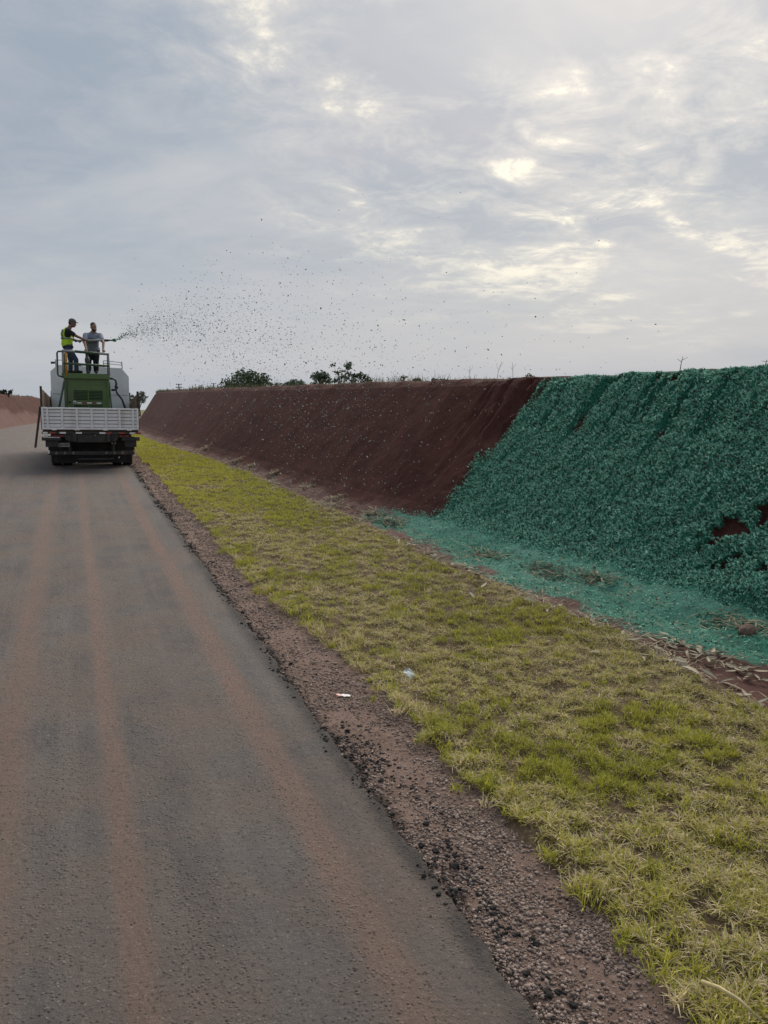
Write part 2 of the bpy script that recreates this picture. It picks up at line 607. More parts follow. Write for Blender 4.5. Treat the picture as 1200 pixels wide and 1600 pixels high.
Xb = np.where(Q > 1, Xb + (Q - 1) * 1.2, Xb)
dq = np.clip(-Q, 0, 1)
Zd = hf + 0.045 * sstep(dq, 0.75, 1.0) + 0.05 * sstep(dq, 0.35, 0.0) - 0.03 * np.sin(dq * math.pi)
Zb = np.where(Q < 0, Zd, hf + 0.05 + (H - 0.05) * prof)
sl = qs * 3.2                                  # metres up the slope
onslope = sstep(Q, 0.02, 0.2) * (1 - sstep(Q, 0.97, 1.0))
# sprayed area: up to a ragged line across the bank, and the ditch floor
yline = 11.75 - 0.55 * qs + 0.7 * (fbm(Xb * 2.3, Yg * 1.5, 71) - 0.5)
gfall = sstep(yline + 0.45 - Yg, -0.5, 0.9)
gd = sstep(15.0 - Yg + 1.5 * (fbm(Xb * 2, Yg, 72) - 0.5), 0, 3.2) * sstep(Xb - xv + 0.10 + 0.75 * (fbm(Xb * 3.2, Yg * 2.0, 73, 5, 0.65) - 0.5) - 0.50 * sstep(Yg, 6.0, 4.6), -0.05, 0.80)
gd *= 0.46 + 0.42 * fbm(Xb * 5.5, Yg * 1.6, 74, 5, 0.6)
green = np.where(Q < 0.04, gd, gfall * (0.70 + 0.28 * fbm(Xb * 1.2, Yg * 1.2, 75)))
bl = sstep(Q, -0.05, 0.16)
green = gd * (1 - bl) + gfall * (0.72 + 0.26 * fbm(Xb * 1.2, Yg * 1.2, 75)) * bl
# rills running down from the crest
rill = fbm(Yg * 5.2 + 0.35 * sl, sl * 0.5, 81, 4, 0.6)
rmask = sstep(qs, 0.45, 0.78) * (1 - sstep(qs, 0.95, 1.0)) * sstep(Yg, 13.5, 11.8)
rill_d = sstep(rill, 0.50, 0.64) * rmask
rill2 = sstep(fbm(Yg * 2.2 + 0.3 * sl, sl * 0.35, 83, 3), 0.62, 0.74) * sstep(qs, 0.15, 0.5) * (1 - sstep(qs, 0.9, 1)) * sstep(Yg, 13.5, 11.8)
green = green - 0.52 * rill_d * sstep(fbm(Yg * 1.9, sl * 1.1, 82), 0.44, 0.60) * (0.5 + fbm(Yg * 14, sl * 12, 84)) - 0.10 * rill_d - 0.12 * rill2
# slump scars at the near right foot
scar = np.zeros_like(Xb)
for (cy, cs, ry, rs_, ang) in ((6.62, 0.95, 0.12, 0.42, 0.6), (6.40, 0.62, 0.09, 0.30, 0.9), (6.25, 1.32, 0.09, 0.30, 0.3), (5.80, 0.75, 0.06, 0.34, 0.7)):
    a = Yg - cy + 0.30 * (fbm(Yg * 7, sl * 7, 85) - 0.5); s2 = sl - cs + 0.55 * (fbm(Yg * 6, sl * 6, 86, 5, .6) - 0.5)
    ar = a * math.cos(ang) + s2 * math.sin(ang); sr = -a * math.sin(ang) + s2 * math.cos(ang)
    scar = np.maximum(scar, sstep(1 - np.sqrt((ar / ry) ** 2 + (sr / rs_) ** 2), 0.0, 0.4))
green = np.clip(green - 0.9 * scar, 0, 1)
green *= (1 - 0.35 * sstep(qs, 0.93, 1.0))
# relief
cl = fbm(Yg * 12 + sl * 2, sl * 8.5, 91, 3, 0.6)
lump = fbm(Yg * 3.3, sl * 2.6, 92, 3)
big = fbm(Yg * 0.8, sl * 0.7, 93, 3)
disp = onslope * (0.10 * (cl - 0.5) * (0.15 + 1.0 * np.clip(green, 0, 1)) + (0.025 + 0.06 * np.clip(green, 0, 1)) * (lump - 0.5) + (0.05 + 0.09 * np.clip(green, 0, 1)) * (big - 0.5))
disp -= onslope * (0.16 * rill_d + 0.06 * rill2 + 0.12 * scar)
# slipped mound below the scar
mound = sstep(1 - np.sqrt(((Yg - 5.5) / 1.15) ** 2 + ((sl - 0.35) / 0.55) ** 2), 0, 0.9) * sstep(sl, 0.0, 0.3)
disp += mound * 0.16
apr = sstep(Q, 0.22, 0.0) * sstep(Q, -0.9, -0.4)
disp_z = apr * (0.10 * (fbm(Xb * 5, Yg * 5, 95) - 0.5) + 0.13 * (fbm(Xb * 1.7, Yg * 1.7, 96) - 0.45)) + (Q < 0.05) * 0.018 * (fbm(Xb * 14, Yg * 14, 97, 3) - 0.5)
crest = sstep(Q, 0.9, 1.0) * (0.10 * (fbm(Yg * 2.6, Yg * 0 + 3, 98, 4) - 0.5) + 0.05 * (fbm(Yg * 9, Q * 3, 99, 3) - 0.5))
nx, nz = -0.77, 0.64
Vb = np.stack([Xb + disp * nx, Yg, Zb + disp * nz + disp_z + crest], -1)
pale = np.clip(sstep(Q, 0.12, -0.12) * (0.35 + 0.9 * (fbm(Xb * 1.5, Yg * 0.6, 100) - 0.35)), 0, 1)
pale = pale * (0.3 + 0.7 * sstep(Yg, 4.6, 6.8))
pale = np.maximum(pale, sstep(Yg, 20, 40) * 0.15)
bank_z_pts = Vb


def split(a, b, name):
    sub = Vb[:, a:b]
    o = mk(name, sub.reshape(-1, 3), grid_faces(sub.shape[0], sub.shape[1]), M['bank'], smooth=True,
           attrs={'green': green[:, a:b].ravel(), 'pale': pale[:, a:b].ravel()})
    return tag(o, kind='structure')


split(0, ND, 'ditch')
split(ND - 1, len(q), 'bank')

# plateau behind the right bank
yp = np.concatenate([np.linspace(-60, 0, 7), np.linspace(1.5, 140, 120), np.geomspace(150, 900, 14)])
xo = np.concatenate([[0.0, 0.6, 1.5, 3, 6], np.geomspace(10, 700, 16)])
Y2, O2 = np.meshgrid(yp, xo, indexing='ij')
fx = np.where(yp < 140, foot(yp), 20 + (yp - 140) * 0.35)
X2 = fx[:, None] + RUN + 1.0 + O2
def plat_z(X, Y):
    return ztop(Y) - 0.02 + 0.12 * (fbm(np.asarray(X) * 0.3, np.asarray(Y) * 0.3, 111) - 0.5)
Z2 = plat_z(X2, Y2)
tag(mk('field', np.stack([X2, Y2, Z2], -1).reshape(-1, 3), grid_faces(len(yp), len(xo)), M['field'], smooth=True), kind='structure')

# left bank beyond the road, pale dry earth below and dark above
yl = np.concatenate([np.linspace(22, 140, 260), np.geomspace(145, 300, 10)])
ql = np.linspace(0, 1, 46)
Y2, Q2 = np.meshgrid(yl, ql, indexing='ij')
fl = (np.where(yl < 140, road_l(np.minimum(yl, 140)), road_l(140.) + (yl - 140) * 0.3) + 0.10)[:, None]
n_ = 0.30 * (fbm(Y2 * 0.45, Q2 * 3.0, 121) - 0.5)
X2 = fl - 2.2 * Q2 + n_ * 0.6 * sstep(Q2, 0, 0.2)
endf = 1 - sstep(Y2, 97, 116)
Z2 = zr(Y2) - 0.03 + endf * 2.75 * np.interp(Q2, [0, 0.1, 0.9, 1], [0, 0.05, 0.96, 1]) + n_ * 0.4 * sstep(Q2, 0, 0.2)
lp = 0.30 * sstep(0.44 + 0.5 * (fbm(Y2 * 0.22, Q2 * 2.2, 123, 5, 0.6) - 0.5) - Q2, -0.03, 0.10) * (0.7 + 0.6 * fbm(Y2 * 0.7, Q2 * 4, 124))
tag(mk('left_bank', np.stack([X2, Y2, Z2], -1).reshape(-1, 3), grid_faces(len(yl), len(ql)), M['bank'], smooth=True,
       attrs={'green': np.zeros(X2.size), 'pale': lp.ravel()}), kind='structure')
Y2, O2 = np.meshgrid(yl, np.concatenate([[0, 1, 3, 8], np.geomspace(15, 500, 10)]), indexing='ij')
X2 = (np.where(yl < 140, road_l(np.minimum(yl, 140)), road_l(140.) + (yl - 140) * 0.3) - 2.05)[:, None] - O2
tag(mk('left_field', np.stack([X2, Y2, zr(Y2) + 2.67 - 3.2 * sstep(Y2, 97, 116)], -1).reshape(-1, 3), grid_faces(len(yl), 14), M['field'], smooth=True), kind='structure')


def bank_surface(n, ylo, yhi, qlo, qhi, rng):
    """random points on the bank mesh (grid lookup)"""
    yy = rng.uniform(ylo, yhi, n); qq = rng.uniform(qlo, qhi, n)
    i = np.clip(np.searchsorted(yb, yy), 0, len(yb) - 1)
    j = np.clip(np.searchsorted(q, qq), 0, len(q) - 1)
    return Vb[i, j], green[i, j], i, j


# ------------------------------------------------------------------ mulch flakes standing proud of the sprayed bank
def flakes(n, seed):
    rng = np.random.default_rng(seed)
    P_, g_, i_, j_ = bank_surface(n, 3.6, 14.5, -0.85, 1.0, rng)
    keep = rng.random(n) < np.clip((g_ - 0.30) * 2.2, 0, 1)
    slope = sstep(q[j_], -0.05, 0.15)
    keep &= rng.random(n) < (0.12 + 0.88 * slope)
    P_ = P_[keep]; sl_ = slope[keep]; n = len(P_)
    P_ = P_ + np.stack([rng.normal(0, .01, n), rng.normal(0, .01, n), rng.normal(0, .004, n)], 1)
    nrm = np.stack([-0.77 * sl_, 0 * sl_, 1 - 0.36 * sl_], 1)
    nrm += rng.normal(0, 0.6, (n, 3)); nrm /= np.linalg.norm(nrm, axis=1)[:, None]
    d = rng.normal(0, 1, (n, 3)) + np.stack([1.1 * sl_, 0 * sl_, 1.3 * sl_], 1); d -= nrm * (d * nrm).sum(1)[:, None]; d /= np.linalg.norm(d, axis=1)[:, None]
    e = np.cross(nrm, d)
    L = rng.uniform(0.007, 0.019, n)[:, None] * (1 + .5 * (rng.random((n, 1)) < .15)); Wd = L * rng.uniform(0.35, 0.8, (n, 1)); Hh = rng.uniform(0.012, 0.042, (n, 1)) * (0.35 + 0.65 * sl_[:, None])
    V = np.stack([P_ + d * L - nrm * .008, P_ + e * Wd - nrm * .008, P_ - d * L - nrm * .008, P_ - e * Wd - nrm * .008,
                  P_ + nrm * Hh + d * L * rng.uniform(-.6, .6, (n, 1))], 1)
    f = np.array([[0, 1, 4], [1, 2, 4], [2, 3, 4], [3, 0, 4]])
    F = (np.arange(n)[:, None, None] * 5 + f[None]).reshape(-1, 3)
    k = rng.random(n)[:, None]
    col = np.array([0.072, 0.25, 0.170]) * (1 - k) + np.array([0.33, 0.65, 0.49]) * k
    dk = rng.random(n) < 0.16
    col[dk] = np.array([0.05, 0.07, 0.05])
    return V.reshape(-1, 3), F, np.repeat(col, 5, 0)


V, F, C_ = flakes(270000, 3)
tag(mk('mulch', V, F, M['mulch'], attrs={'Col': C_}), 'green dyed mulch flakes clinging to the bank', 'mulch', kind='stuff')


# ------------------------------------------------------------------ grass
def blades(P_, L, Wd, col, lean, rng, curl=0.5):
    """3-triangle blades rooted at P_"""
    n = len(P_)
    az = rng.uniform(0, 2 * np.pi, n)
    h = np.stack([np.cos(az), np.sin(az), 0 * az], 1)
    side = np.stack([-np.sin(az), np.cos(az), 0 * az], 1)
    tw = rng.uniform(0, 2 * np.pi, n)
    side = np.stack([np.cos(tw), np.sin(tw), 0 * tw], 1) * 0.6 + side * 0.8
    side /= np.linalg.norm(side, axis=1)[:, None]
    l = lean[:, None]
    mid = P_ + (h * np.sin(l) + np.array([0, 0, 1]) * np.cos(l)) * L[:, None] * 0.5
    l2 = l + curl * rng.uniform(0.2, 1.3, (n, 1))
    tip = mid + (h * np.sin(l2) + np.array([0, 0, 1]) * np.cos(l2)) * L[:, None] * 0.5
    w = Wd[:, None] * 0.5
    V = np.stack([P_ - side * w * .8, P_ + side * w * .8, mid + side * w, mid - side * w, tip], 1)
    f = np.array([[0, 1, 2], [0, 2, 3], [3, 2, 4]])
    F = (np.arange(n)[:, None, None] * 5 + f[None]).reshape(-1, 3)
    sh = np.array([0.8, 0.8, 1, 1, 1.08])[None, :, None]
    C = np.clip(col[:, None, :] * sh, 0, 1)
    return V.reshape(-1, 3), F, C.reshape(-1, 3)


GREEN = np.array([0.215, 0.24, 0.030]); LIME = np.array([0.66, 0.62, 0.105]); STRAW = np.array([0.76, 0.64, 0.40])
BROWN = np.array([0.19, 0.125, 0.075]); YELL = np.array([0.58, 0.52, 0.14])


def grass_points(rng):
    pts = []
    y = 1.2
    while y < 62:
        dy = max(0.12, y * 0.03)
        dens = 15000 * min(1, (3.6 / y)) ** 1.22
        w = float(vg_r(y) - sh_r(y)) + 0.35
        n = int(dens * w * dy)
        yy = rng.uniform(y, y + dy, n)
        xx = sh_r(yy) - 0.12 + rng.random(n) * (vg_r(yy) - sh_r(yy) + 0.30)
        pts.append(np.stack([xx, yy], 1))
        y += dy
    return np.concatenate(pts)


rng = np.random.default_rng(21)
G = grass_points(rng)
x, y = G[:, 0], G[:, 1]
a = x - sh_r(y); b_ = vg_r(y) - x
edge_in = a + 0.26 * (fbm(x * 2.1, y * 1.6, 201) - 0.5) + 0.10 * (fbm(x * 9, y * 9, 202) - .5)
edge_out = b_ + 0.34 * (fbm(x * 1.9, y * 1.4, 203) - 0.5) + 0.12 * (fbm(x * 8, y * 8, 204) - .5)
bare = fbm(x * 3.2, y * 3.2, 205, 4)
bare_f = fbm(x * 11, y * 11, 206, 3)
keep = (edge_in > 0.0) & (edge_out > 0.0) & (rng.random(len(x)) < 0.10 + 0.95 * sstep(bare_f * 0.6 + bare * 0.4, 0.34, 0.54))
x, y, edge_in, bare, bare_f = x[keep], y[keep], edge_in[keep], bare[keep], bare_f[keep]
n = len(x)
dry = fbm(x * 1.15 + 4, y * 0.8, 207, 4) * 0.65 + 0.35 * fbm(x * 5, y * 5, 208, 3)
dry = dry - 0.10 * sstep(y, 7, 16) + 0.06 * sstep(x - sh_r(y), 0.4, 0.0) + 0.05 * sstep(y, 4.2, 2) + 0.012 * sstep(y, 8, 5)
u = rng.random(n)
pd = sstep(dry, 0.45, 0.58)
typ_straw = u < 0.16 + 0.66 * pd
typ_brown = (~typ_straw) & (rng.random(n) < 0.06 + 0.20 * pd)
gk = rng.random(n)[:, None]
gk = np.clip(gk * 0.75 + 0.45 * (fbm(x * 2.3, y * 2.3, 209)[:, None] - 0.35) + 0.25 * sstep(y, 7, 18)[:, None], 0, 1)
col = GREEN * (1 - gk) + LIME * gk
col[typ_straw] = STRAW * rng.uniform(0.55, 1.15, (typ_straw.sum(), 1))
yel = typ_straw & (rng.random(n) < 0.4)
col[yel] = YELL * rng.uniform(0.7, 1.1, (yel.sum(), 1))
col[typ_brown] = BROWN * rng.uniform(0.6, 1.4, (typ_brown.sum(), 1))
L = rng.uniform(0.022, 0.054, n) * (0.75 + 0.7 * sstep(bare_f, 0.4, 0.65))
L *= 1 + 0.7 * sstep(edge_in, 0.16, 0.02) * sstep(fbm(x * 4, y * 4, 211), 0.4, 0.6) + 0.35 * sstep(y, 4.5, 2.0)
lean = np.where(typ_straw | typ_brown, rng.uniform(0.7, 1.5, n), rng.uniform(0.1, 1.05, n))
Wd = np.maximum(rng.uniform(0.0032, 0.0062, n), 0.00062 * y * rng.uniform(0.8, 1.3, n))
L = np.maximum(L, 0.0022 * y)
z = verge_z(x, y) - 0.004 + 0.018 * sstep(bare_f, .45, .65)
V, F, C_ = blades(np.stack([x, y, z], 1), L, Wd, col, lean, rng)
tag(mk('verge_grass', V, F, M['grass'], attrs={'Col': C_}), 'short yellow green grass strip with dry straw patches beside the gravel shoulder', 'grass', kind='stuff')

# taller tufts on the near edge of the strip
tufts = []
rng = np.random.default_rng(22)
spots = []
for k in range(150):
    yy = 1.55 + 11 * rng.random() ** 1.6
    spots.append((float(sh_r(yy)) + rng.normal(0.06, 0.07), yy, rng.uniform(0.06, 0.12), rng.random()))
for k in range(190):
    yy = 1.8 + 10 * rng.random() ** 1.5
    spots.append((rng.uniform(float(sh_r(yy)) + .15, float(vg_r(yy)) - .1), yy, rng.uniform(0.05, 0.085), rng.random()))
PV, PF, PC = [], [], []
off = 0
for (tx, ty, tl, dr) in spots:
    m_ = int(rng.integers(16, 34))
    pp = np.stack([rng.normal(tx, .022, m_), rng.normal(ty, .022, m_), np.zeros(m_)], 1)
    pp[:, 2] = verge_z(pp[:, 0], pp[:, 1]) - 0.006
    k = rng.random((m_, 1))
    c = (GREEN * 1.05) * (1 - k) + LIME * k
    if dr > 0.72:
        c = STRAW * (0.75 + 0.4 * k)
    V, F, C_ = blades(pp, rng.uniform(.6, 1.2, m_) * tl, rng.uniform(.004, .0075, m_), c, rng.uniform(0.1, 0.9, m_), rng, 0.7)
    PV.append(V); PF.append(F + off); PC.append(C_); off += len(V)
tag(mk('grass_tufts', np.concatenate(PV), np.concatenate(PF), M['grass'], attrs={'Col': np.concatenate(PC)}),
    'taller green and straw tufts standing in the grass strip', 'grass', kind='stuff')

# crest grass on the bank top and on the left bank
rng = np.random.default_rng(23)
n = 9000
yy = 2 + 120 * rng.random(n) ** 1.7
xx = foot(yy) + RUN + rng.uniform(-0.12, 0.9, n)
zz = ztop(yy) + 0.0
thin = fbm(yy * 1.3, yy * 0, 221) > np.where(yy > 12, 0.36, 0.55)
xx, yy, zz = xx[thin], yy[thin], zz[thin]
n = len(xx)
k = rng.random((n, 1))
c = np.array([0.05, 0.06, 0.03]) * (1 - k) + np.array([0.15, 0.14, 0.08]) * k
V, F, C_ = blades(np.stack([xx, yy, zz - .05], 1), rng.uniform(.05, .16, n) * (0.55 + 1.3 * sstep(yy, 11, 16) * (0.4 + sstep(fbm(yy * 2.1, yy * 0, 77), .35, .7))), np.maximum(.006, .0006 * yy), c, rng.uniform(0, .9, n), rng)
n2 = 3500
y2 = rng.uniform(30, 97, n2); x2 = road_l(y2) - 2.1 - rng.uniform(0, 1.2, n2)
k = rng.random((n2, 1)); c2 = np.array([0.06, 0.07, 0.035]) * (1 - k) + np.array([0.17, 0.15, 0.08]) * k
V2, F2, C2 = blades(np.stack([x2, y2, zr(y2) + 2.62], 1), rng.uniform(.1, .4, n2) * sstep(fbm(y2 * .4, y2 * 0, 9), .3, .6), np.full(n2, .05), c2, rng.uniform(0, .7, n2), rng)
tag(mk('crest_grass', np.concatenate([V, V2]), np.concatenate([F, F2 + len(V)]), M['grass'], attrs={'Col': np.concatenate([C_, C2])}),
    'dry weeds along the crest of both banks', 'grass', kind='stuff')


# ------------------------------------------------------------------ gravel and chippings
def ico():
    bm = bmesh.new(); bmesh.ops.create_icosphere(bm, subdivisions=1, radius=1.0)
    bm.verts.index_update()
    v = np.array([p.co[:] for p in bm.verts]); f = np.array([[p.index for p in t.verts] for t in bm.faces])
    bm.free(); return v, f


IV, IF = ico()


def stones(P_, R, col, rng, sink=0.3, flat=0.65):
    n = len(P_)
    v = IV[None] * (1 + rng.normal(0, 0.30, (n, 12, 1)))
    v = v * rng.uniform(0.6, 1.15, (n, 1, 3)) * np.array([1, 1, flat])
    an = rng.uniform(0, 2 * np.pi, n); c, s = np.cos(an)[:, None], np.sin(an)[:, None]
    X = v[..., 0] * c - v[..., 1] * s; Y = v[..., 0] * s + v[..., 1] * c
    v = np.stack([X, Y, v[..., 2]], -1) * R[:, None, None] + P_[:, None, :]
    v[..., 2] += (R * flat * (1 - 2 * sink))[:, None]
    F = (np.arange(n)[:, None, None] * 12 + IF[None]).reshape(-1, 3)
    return v.reshape(-1, 3), F, np.repeat(col, 12, 0)


rng = np.random.default_rng(31)
pts = []
yv = 1.2
while yv < 40:
    dy = max(.1, yv * .04)
    dens = 13500 * min(1, 3.0 / yv) ** 1.6
    n = int(dens * 0.65 * dy)
    yy = rng.uniform(yv, yv + dy, n)
    pts.append(np.stack([road_r(yy) - 0.03 + rng.random(n) * (sh_r(yy) - road_r(yy) + 0.10), yy], 1)); yv += dy
pts = np.concatenate(pts)
keep = rng.random(len(pts)) < 0.25 + 0.9 * sstep(fbm(pts[:, 0] * 4, pts[:, 1] * 2.5, 231), .32, .58)
pts = pts[keep]
n = len(pts)
R = (0.0034 + 0.0085 * rng.random(n) ** 2.6) * (1 + 0.06 * np.maximum(pts[:, 1] - 4, 0))
mid_ = (pts[:, 0] - road_r(pts[:, 1])) / (sh_r(pts[:, 1]) - road_r(pts[:, 1]))
k = rng.random((n, 1))
col = np.array([0.125, 0.092, 0.077]) * (1 - k) + np.array([0.39, 0.30, 0.255]) * k
tar = rng.random(n) < 0.04 + 0.6 * sstep(fbm(pts[:, 0] * 3, pts[:, 1] * 0.9, 233), 0.60, 0.70) * sstep(mid_, .75, .3)
col[tar] = np.array([0.030, 0.028, 0.028]) * rng.uniform(.6, 1.7, (tar.sum(), 1))
V, F, C_ = stones(np.column_stack([pts, sh_z(pts[:, 0], pts[:, 1])]), R, col, rng)
# broken tar crumbs along the asphalt edge
n = 5200
yy = 1.4 + 36 * rng.random(n) ** 1.8
yy = yy[fbm(yy * 2.4, yy * 0 + 4, 235, 4) > rng.uniform(.40, .66, n)]; n = len(yy)
xx = road_r(yy) + rng.normal(.022, .035, n) + 0.10 * (fbm(yy * 3.1, yy * 0 + 2.2, 5, 5, .65) - .5)
col = np.array([0.035, 0.032, 0.030]) * rng.uniform(.5, 1.9, (n, 1))
V2, F2, C2 = stones(np.column_stack([xx, yy, np.where(xx < road_r(yy) - .005, road_z(xx, yy), sh_z(xx, yy) + .012)]), (0.004 + .011 * rng.random(n) ** 2) * (1 + .05 * np.maximum(yy - 4, 0)), col, rng)
tag(mk('gravel', np.concatenate([V, V2]), np.concatenate([F, F2 + len(V)]), M['stone'], attrs={'Col': np.concatenate([C_, C2])}),
    'loose brown gravel and tar crumbs on the shoulder', 'gravel', kind='stuff')
n = 2400
yy = 1.3 + 14 * rng.random(n) ** 1.7; xx = rng.uniform(-3.5, 1.42, n)
k = rng.random((n, 1)); col = np.array([0.07, 0.055, 0.05]) * (1 - k) + np.array([0.27, 0.21, 0.18]) * k
V, F, C_ = stones(np.column_stack([xx, yy, road_z(xx, yy)]), .0018 + .0045 * rng.random(n) ** 3, col, rng, 0.3)
tag(mk('chippings', V, F, M['stone'], attrs={'Col': C_}), 'small loose stone chippings scattered over the dusty asphalt', 'chippings', kind='stuff')

# larger black lumps of asphalt, each its own
clod_meshes = []
for k in range(6):
    r_ = np.random.default_rng(300 + k)
    bm = bmesh.new(); bmesh.ops.create_icosphere(bm, subdivisions=2, radius=1.0)
    for v in bm.verts:
        v.co *= 1 + float(r_.normal(0, .10))
        d = float(fbm(np.array([v.co.x * 1.6 + 5 + k]), np.array([v.co.y * 1.6 + v.co.z * 1.3 + 9]), 40 + k, 3)[0])
        v.co *= 0.35 + 1.3 * d
        v.co.z *= 0.7
    me = bpy.data.meshes.new('asphalt_clod'); bm.to_mesh(me); bm.free()
    ca = me.attributes.new('Col', 'FLOAT_COLOR', 'POINT')
    ca.data.foreach_set('color', np.tile(np.array([0.032, 0.029, 0.028, 1], np.float32), len(me.vertices)))
    me.materials.append(M['stone']); clod_meshes.append(me)
rng = np.random.default_rng(37)
clods = [(1.60, 2.02, .021), (1.63, 2.12, .017), (1.57, 2.2, .019), (1.55, 2.32, .015), (1.68, 2.45, .016), (1.60, 3.05, .02), (1.57, 3.2, .018), (1.66, 3.25, .014), (1.62, 3.42, .017), (1.72, 3.0, .013)]
for k in range(30):
    yy = 1.9 + 10.5 * rng.random() ** 1.3
    clods.append((float(road_r(yy)) + 0.05 + abs(rng.normal(0, .13)), yy, rng.uniform(.009, .017) * (1 + .05 * max(yy - 4, 0))))
for k, (cx, cy, r) in enumerate(clods):
    o = bpy.data.objects.new('asphalt_clod', clod_meshes[k % 6]); COL.objects.link(o)
    o.location = (cx, cy, float(sh_z(np.array([cx]), np.array([cy]))[0]) + r * .35); o.scale = (r, r, r); o.rotation_euler = (0, 0, rng.uniform(0, 6.28))
    tag(o, 'small black lump of broken asphalt lying on the gravel shoulder', 'asphalt lump', 'asphalt lumps on the shoulder')


# ------------------------------------------------------------------ dry husks and straw in the ditch
def husk_mesh(seed, L=1.0):
    r_ = random.Random(seed)
    nseg, V, F = 7, [], []
    bend = r_.uniform(-.5, .9); cup = r_.uniform(.25, .6); wid = r_.uniform(.10, .17); twist = r_.uniform(-.9, .9); sw = r_.uniform(-.35, .35)
    for lay in (0, 1):
        for i in range(nseg + 1):
            t = i / nseg
            w = wid * math.sin(math.pi * min(max(t * .93 + .05, 0), 1)) ** .7
            for s in (-1, -.33, .33, 1):
                px = (t - .5); py = s * w + sw * (t - .5) ** 2
                pz = cup * w * abs(s) ** 2 + bend * .35 * (t - .5) ** 2 + math.sin(t * 3 + s) * .02 * twist + twist * s * w * (t - .5)
                V.append((px, py, pz - lay * .012))
    k = 4 * (nseg + 1)
    for i in range(nseg):
        for j in range(3):
            a0 = i * 4 + j
            F.append((a0, a0 + 1, a0 + 5, a0 + 4)); F.append((a0 + k, a0 + k + 4, a0 + k + 5, a0 + k + 1))
    for i in range(nseg):
        for j in (0, 3):
            a0 = i * 4 + j; F.append((a0, a0 + 4, a0 + 4 + k, a0 + k))
    me = bpy.data.meshes.new('dry_husk'); me.from_pydata(V, [], F); me.update()
    c0 = np.array([r_.uniform(.40, .60)] * 3) * np.array([1, .86, .62])
    C = np.array([c0 * (0.72 + .38 * ((i % 4) in (1, 2)) + r_.uniform(-.08, .08)) for i in range(len(V))], np.float32)
    ca = me.attributes.new('Col', 'FLOAT_COLOR', 'POINT'); ca.data.foreach_set('color', np.concatenate([C, np.ones((len(C), 1), np.float32)], 1).ravel())
    me.materials.append(M['husk'])
    me.polygons.foreach_set('use_smooth', [True] * len(F))
    return me


HM = [husk_mesh(400 + k) for k in range(12)]
rng = np.random.default_rng(41)


def ditch_z(xx, yy):
    i = int(np.clip(np.searchsorted(yb, yy), 0, len(yb) - 1))
    return float(np.interp(xx, Vb[i, :ND + 40, 0], Vb[i, :ND + 40, 2]))


def put_husk(xx, yy, L, lab, grp, up=0.0):
    vz = float(verge_z(np.array([xx]), np.array([yy]))[0]) + .02
    zz = vz if xx < float(vg_r(yy)) else max(ditch_z(xx, yy), -1)
    o = bpy.data.objects.new('dry_husk', HM[int(rng.integers(12))]); COL.objects.link(o)
    o.location = (xx, yy, zz + .012 + up); o.scale = (L, L * rng.uniform(.7, 1.2), L * rng.uniform(.7, 1.3))
    o.rotation_euler = (rng.normal(0, .5), rng.normal(0, .25), rng.normal(0.3, 1.5) + (math.pi if rng.random() < .5 else 0))
    return tag(o, lab, 'husk', grp)


for k in range(130):                      # thick line of husks at the grass edge, near
    yy = 3.3 + 7.5 * rng.random() ** 1.15
    xx = float(vg_r(yy)) + 0.05 + rng.normal(.06, .13)
    put_husk(xx, yy, rng.uniform(.07, .17), 'dry pale maize husk in the litter line between grass and ditch', 'husks along the grass edge', rng.uniform(0, .02))
for k in range(130):                      # drift of husks in front of the near ditch
    yy = rng.uniform(3.9, 5.6); xx = 4.80 + .42 * rng.random() + .10 * (5.6 - yy)
    put_husk(xx, yy, rng.uniform(.06, .16), 'dry pale maize husk in the thick drift below the green ditch at right', 'husks in the near drift', rng.uniform(0, .04))
for (xx, yy, L) in ((4.05, 4.75, .13), (4.0, 4.85, .09), (3.85, 5.6, .10), (4.1, 5.25, .09), (3.95, 7.2, .14), (4.0, 7.35, .09), (3.9, 6.6, .08), (3.6, 6.0, .07)):
    put_husk(xx, yy, L, 'dry pale maize husk lying out on the green grass', 'husks out on the grass')

# straw and leaf litter too small to count
n = 9000
yy = 3.0 + 34 * rng.random(n) ** 1.6
u = rng.random(n)
xx = vg_r(yy) + rng.normal(0.10, 0.12, n) + (u < .45) * rng.random(n) * np.maximum(foot(yy) - vg_r(yy) - .2, .1) * .9
keep = rng.random(n) < .25 + sstep(fbm(xx * 2.2, yy * 1.2, 251), .42, .62)
xx, yy = xx[keep], yy[keep]; n = len(xx)
zz = np.array([ditch_z(a_, b2) if a_ > float(vg_r(b2)) else float(verge_z(np.array([a_]), np.array([b2]))[0]) + .015 for a_, b2 in zip(xx, yy)])
k = rng.random((n, 1)); c = np.array([0.20, 0.15, 0.10]) * (1 - k) + np.array([0.52, 0.44, 0.30]) * k
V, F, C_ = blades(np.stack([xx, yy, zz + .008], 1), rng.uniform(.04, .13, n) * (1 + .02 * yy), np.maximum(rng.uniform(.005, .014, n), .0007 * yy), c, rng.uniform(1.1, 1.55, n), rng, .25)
tag(mk('straw_litter', V, F, M['husk'], attrs={'Col': C_}), 'thin dry straw and leaf litter strewn along the ditch', 'straw', kind='stuff')

